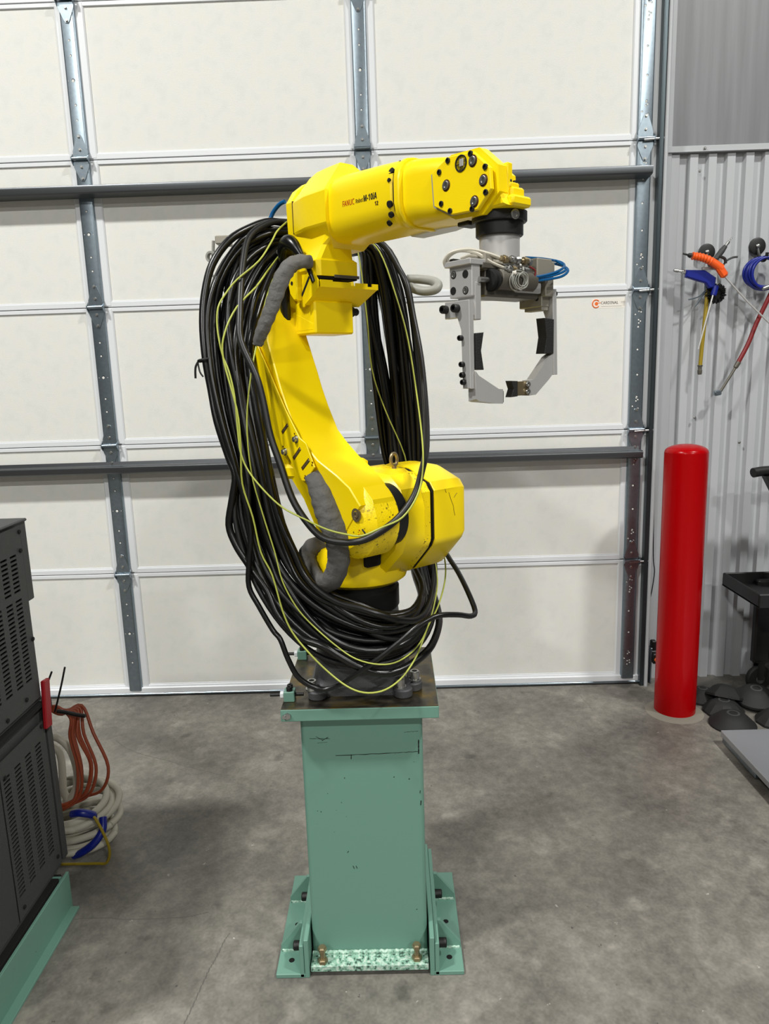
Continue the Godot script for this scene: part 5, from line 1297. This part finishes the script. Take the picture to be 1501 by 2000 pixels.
# ---------------------------------------------------------------- left side
func slotted(z0: float, z1: float, y0: float, y1: float, cols: Array, w: float, rows: Array, h: float) -> PackedVector3Array:   # a sheet in the plane x = 0, pierced by rows of slots
	var t := PackedVector3Array()
	var y := y0
	for r in rows:
		quad(t, V(0, y, z1), V(0, y, z0), V(0, r, z0), V(0, r, z1))
		var z := z1
		for c in cols:
			quad(t, V(0, r, z), V(0, r, c + w / 2), V(0, r + h, c + w / 2), V(0, r + h, z))
			z = c - w / 2
		quad(t, V(0, r, z), V(0, r, z0), V(0, r + h, z0), V(0, r + h, z))
		y = r + h
	quad(t, V(0, y, z1), V(0, y, z0), V(0, y1, z0), V(0, y1, z1))
	var back := PackedVector3Array()
	for i in range(0, t.size(), 3):
		back.append_array(PackedVector3Array([t[i] - V(0.003, 0, 0), t[i + 2] - V(0.003, 0, 0), t[i + 1] - V(0.003, 0, 0)]))
	t.append_array(back)
	return t

func cabinets() -> void:
	var up := thing("controller_cabinet", "upper dark grey controller cabinet with slotted vents, stacked on its twin", "cabinet", V(-1.0, 0.640, -1.40), 0.0, "dark grey controller cabinets")
	var lo := thing("controller_cabinet", "lower dark grey controller cabinet with slotted vents on a green base frame", "cabinet", V(-1.0, 0.115, -1.40), 0.0, "dark grey controller cabinets")
	var cu := [0.12, 0.065, 0.01, -0.045, -0.10, -0.155, -0.21, -0.265, -0.31, -0.365, -0.415, -0.465]
	var rows := []
	for i in 20:
		rows.append(0.085 + 0.0118 * i)
	for i in 9:
		rows.append(0.335 + 0.0118 * i)
	put("shell", MB.new().add(bx(V(-0.26, 0.258, -0.19), V(0.50, 0.516, 0.62), 0.004)), M.cabinet, up)
	put("vent_panel", MB.new().add(slotted(-0.475, 0.12, 0.02, 0.505, [0.06, 0.005, -0.05, -0.105, -0.16, -0.215, -0.27, -0.325, -0.38, -0.427, -0.468 + 0.02].slice(0, 10), 0.031, rows, 0.0062), 0.0).add(bx(V(-0.0015, 0.263, 0.12), V(0.003, 0.485, 0.002))), M.cabinet, up)
	put("vent_dark", MB.new().add(bx(V(-0.0085, 0.26, -0.19), V(0.003, 0.46, 0.56))), M.void, up)  # black sheet stands in for the unlit inside behind the slots
	put("rear_hood", MB.new().add(bx(V(-0.255, 0.402, -0.512), V(0.49, 0.228, 0.036), 0.003)), M.cabinet, up)
	put("lid", MB.new().add(bx(V(-0.255, 0.513, -0.20), V(0.505, 0.008, 0.655), 0.003)), M.cabinet, up)
	for q in [[0.49, -0.47], [0.44, -0.465], [0.19, -0.47], [0.045, -0.40], [0.035, -0.3]]:
		put("panel_screw", MB.new().add(drum(0.006, 0.0, 0.004, 0.001, 12), 38.0, along(V(0.0005, q[0], q[1]), V(1, 0, 0))), M.void, up)
	put("shell", MB.new().add(bx(V(-0.262, 0.26, -0.185), V(0.50, 0.515, 0.62), 0.004)), M.cabinet, lo)
	var rl := []
	for i in 29:
		rl.append(0.09 + 0.0118 * i)
	put("vent_panel", MB.new().add(slotted(-0.475, -0.235, 0.03, 0.475, [-0.262, -0.317, -0.372, -0.427].slice(0, 4), 0.03, rl, 0.0062), 0.0), M.cabinet, lo)
	put("vent_dark", MB.new().add(bx(V(-0.0095, 0.26, -0.355), V(0.003, 0.42, 0.22))), M.void, lo)  # black sheet again painted as the unlit cabinet inside
	put("front_panel", MB.new().add(bx(V(-0.0015, 0.2525, -0.058), V(0.003, 0.445, 0.345), 0.001)), M.cabinet, lo)
	put("top_seam", MB.new().add(bx(V(-0.01, 0.519, -0.185), V(0.022, 0.012, 0.60), 0.001)), M.void, lo)
	put("rear_panel", MB.new().add(bx(V(-0.252, 0.27, -0.508), V(0.5, 0.50, 0.026), 0.003)), M.cabinet, lo)
	for q in [[0.465, -0.455], [0.428, -0.255], [0.06, -0.455], [0.055, -0.26]]:
		put("panel_screw", MB.new().add(drum(0.0055, 0.0, 0.004, 0.001, 12), 38.0, along(V(0.0005, q[0], q[1]), V(1, 0, 0))), M.void, lo)
	var rh := thing("red_bar", "flat dark red bar fixed upright at the cabinets' rear edge", "bar", V(-0.993, 0.632, -1.888))
	put("bar", MB.new().add(bx(V(0.0, 0.0, 0.0), V(0.012, 0.138, 0.034), 0.003), 38.0, Transform3D(Basis(V(1, 0, 0), -0.12), V(0.0, 0.0, 0.0))), M.red_dark, rh)
	put("tab", MB.new().add(bx(V(-0.004, -0.01, -0.024), V(0.006, 0.03, 0.02), 0.002)), M.black, rh)
	var gf := thing("base_frame", "pale green steel angle frame under the controller cabinets", "frame", V(-0.985, 0, -1.40))
	put("side_angle", MB.new().add(bx(V(0.0, 0.058, -0.19), V(0.008, 0.114, 0.56), 0.001)).add(bx(V(0.012, 0.004, -0.16), V(0.032, 0.008, 0.60), 0.001)), M.green, gf)
	put("cross_member", MB.new().add(bx(V(-0.26, 0.056, -0.45), V(0.50, 0.11, 0.008), 0.001)).add(bx(V(-0.26, 0.004, -0.45), V(0.50, 0.008, 0.06), 0.001)), M.green, gf)
	put("inner_rail", MB.new().add(bx(V(-0.04, 0.06, -0.19), V(0.05, 0.1, 0.55), 0.002)), M.void, gf)
	# orange cables hung in a hank behind the cabinets
	for k in 7:
		var f := k / 6.0
		var w := lerpf(0.050, 0.115, f) + (0.032 if k == 6 else 0.0) + 0.008 * sin(k * 2.6)
		var p := [V(-1.05, 0.566, -2.0), V(-1.02 + 0.01 * f, 0.568 - 0.004 * k, -2.0), V(-0.985 + 0.02 * f, 0.53 + 0.004 * k, -2.0 - 0.006 * k), V(-1.03 + w * 0.72, 0.47 + 0.01 * f, -2.0 + 0.006 * sin(k * 2.0)), V(-1.03 + w, 0.38, -1.995 + 0.01 * sin(k * 1.3)), V(-1.03 + w * 0.78, 0.295, -2.0), V(-1.03 + w * 0.3, 0.252 + 0.006 * sin(k * 2.2), -2.0 - 0.004 * k), V(-1.06, 0.236 + 0.010 * sin(k * 1.7), -2.0), V(-1.12, 0.26, -2.03)]
		cable("orange_cable", "rust-orange cable in the hank behind the cabinets, %s from the cabinet" % ["first", "second", "third", "fourth", "fifth", "sixth"][k] if k < 6 else "single rust-orange cable standing out widest from the hank behind the cabinets", "cable", p, 0.0050, M.rust, "rust-orange cables behind the cabinets", 5, 8)
	for q in [["long black cable tie sticking up from the orange hank", [V(-1.02, 0.562, -1.98), V(-1.008, 0.595, -1.98), V(-0.990, 0.648, -1.98), V(-0.974, 0.701, -1.98)]], ["shorter black cable tie leaning beside the red bar", [V(-1.05, 0.60, -1.98), V(-1.041, 0.628, -1.98), V(-1.028, 0.658, -1.98), V(-1.014, 0.688, -1.98)]]]:
		cable("cable_tie", q[0], "cable tie", q[1], 0.0028, M.black, "", 3, 6)
	var bp := thing("cable_plug", "black taped cable end sticking out over the orange hank", "plug", V(-0.985, 0.55, -1.985))
	put("body", MB.new().add(tube(smooth_path([V(-0.03, 0.012, 0), V(0.0, 0.006, 0), V(0.03, -0.002, 0), V(0.052, -0.006, 0)]), 0.006, 8, PackedFloat32Array())), M.black, bp)
	# white cables: an upright hank and a coil lying on the floor
	for k in 2:
		cable("white_cable", ["off-white cable arching out beside the lower cabinet, outer turn", "off-white cable arching close to the lower cabinet, inner turn"][k], "cable", [V(-1.12, 0.43, -2.06), V(-1.07, 0.44 - 0.04 * k, -2.06), V(-1.03 - 0.03 * k, 0.40 - 0.03 * k, -2.06), V(-1.013 - 0.045 * k, 0.33, -2.055), V(-1.02 - 0.04 * k, 0.27, -2.05), V(-1.06, 0.22, -2.06), V(-1.12, 0.2, -2.08)], 0.011, M.white_cable, "", 5, 10)
	for k in 8:
		var cp := []
		var lvl := k % 4
		for i in 15:
			var an := TAU * i / 14.0 + 0.4 * k
			var r := 0.125 - 0.012 * (k / 4) + 0.010 * sin(an * 2.0 + k)
			cp.append(V(-1.085 + 0.012 * sin(k * 2.4) + cos(an) * r, 0.025 + 0.036 * lvl + 0.020 * sin(an + k * 1.3) + (0.012 if k > 3 else 0.0) + 0.02, -2.16 + 0.012 * cos(k * 1.9) + sin(an) * r))
		cable("white_cable", "off-white cable coiled in the floor pile, %s turn of its %s ring" % [["lowest", "second", "third", "topmost"][lvl], ["wide", "narrow"][k / 4]], "cable", cp, 0.0115, M.white_cable, "off-white cables coiled on the floor", 4, 10)
	cable("blue_cable", "short royal blue cable showing between the upper white coils", "cable", [V(-1.03, 0.195, -2.03), V(-1.0, 0.205, -2.02), V(-0.972, 0.188, -2.035), V(-0.98, 0.165, -2.06)], 0.012, M.royal, "", 5, 10)
	cable("blue_cable", "royal blue cable curving low round the right side of the white coil", "cable", [V(-0.955, 0.155, -2.07), V(-0.950, 0.125, -2.045), V(-0.972, 0.095, -2.025), V(-1.01, 0.068, -2.02), V(-1.04, 0.05, -2.03)], 0.012, M.royal, "", 5, 10)
	cable("yellow_cord", "thin dull yellow cord bending out from the white coil onto the floor", "cord", [V(-0.99, 0.19, -2.04), V(-0.965, 0.185, -2.03), V(-0.942, 0.13, -2.03), V(-0.932, 0.06, -2.04), V(-0.948, 0.012, -2.045), V(-0.985, 0.006, -2.05), V(-1.04, 0.006, -2.05), V(-1.11, 0.006, -2.05)], 0.0045, M.yellow_hose, "", 5, 8)
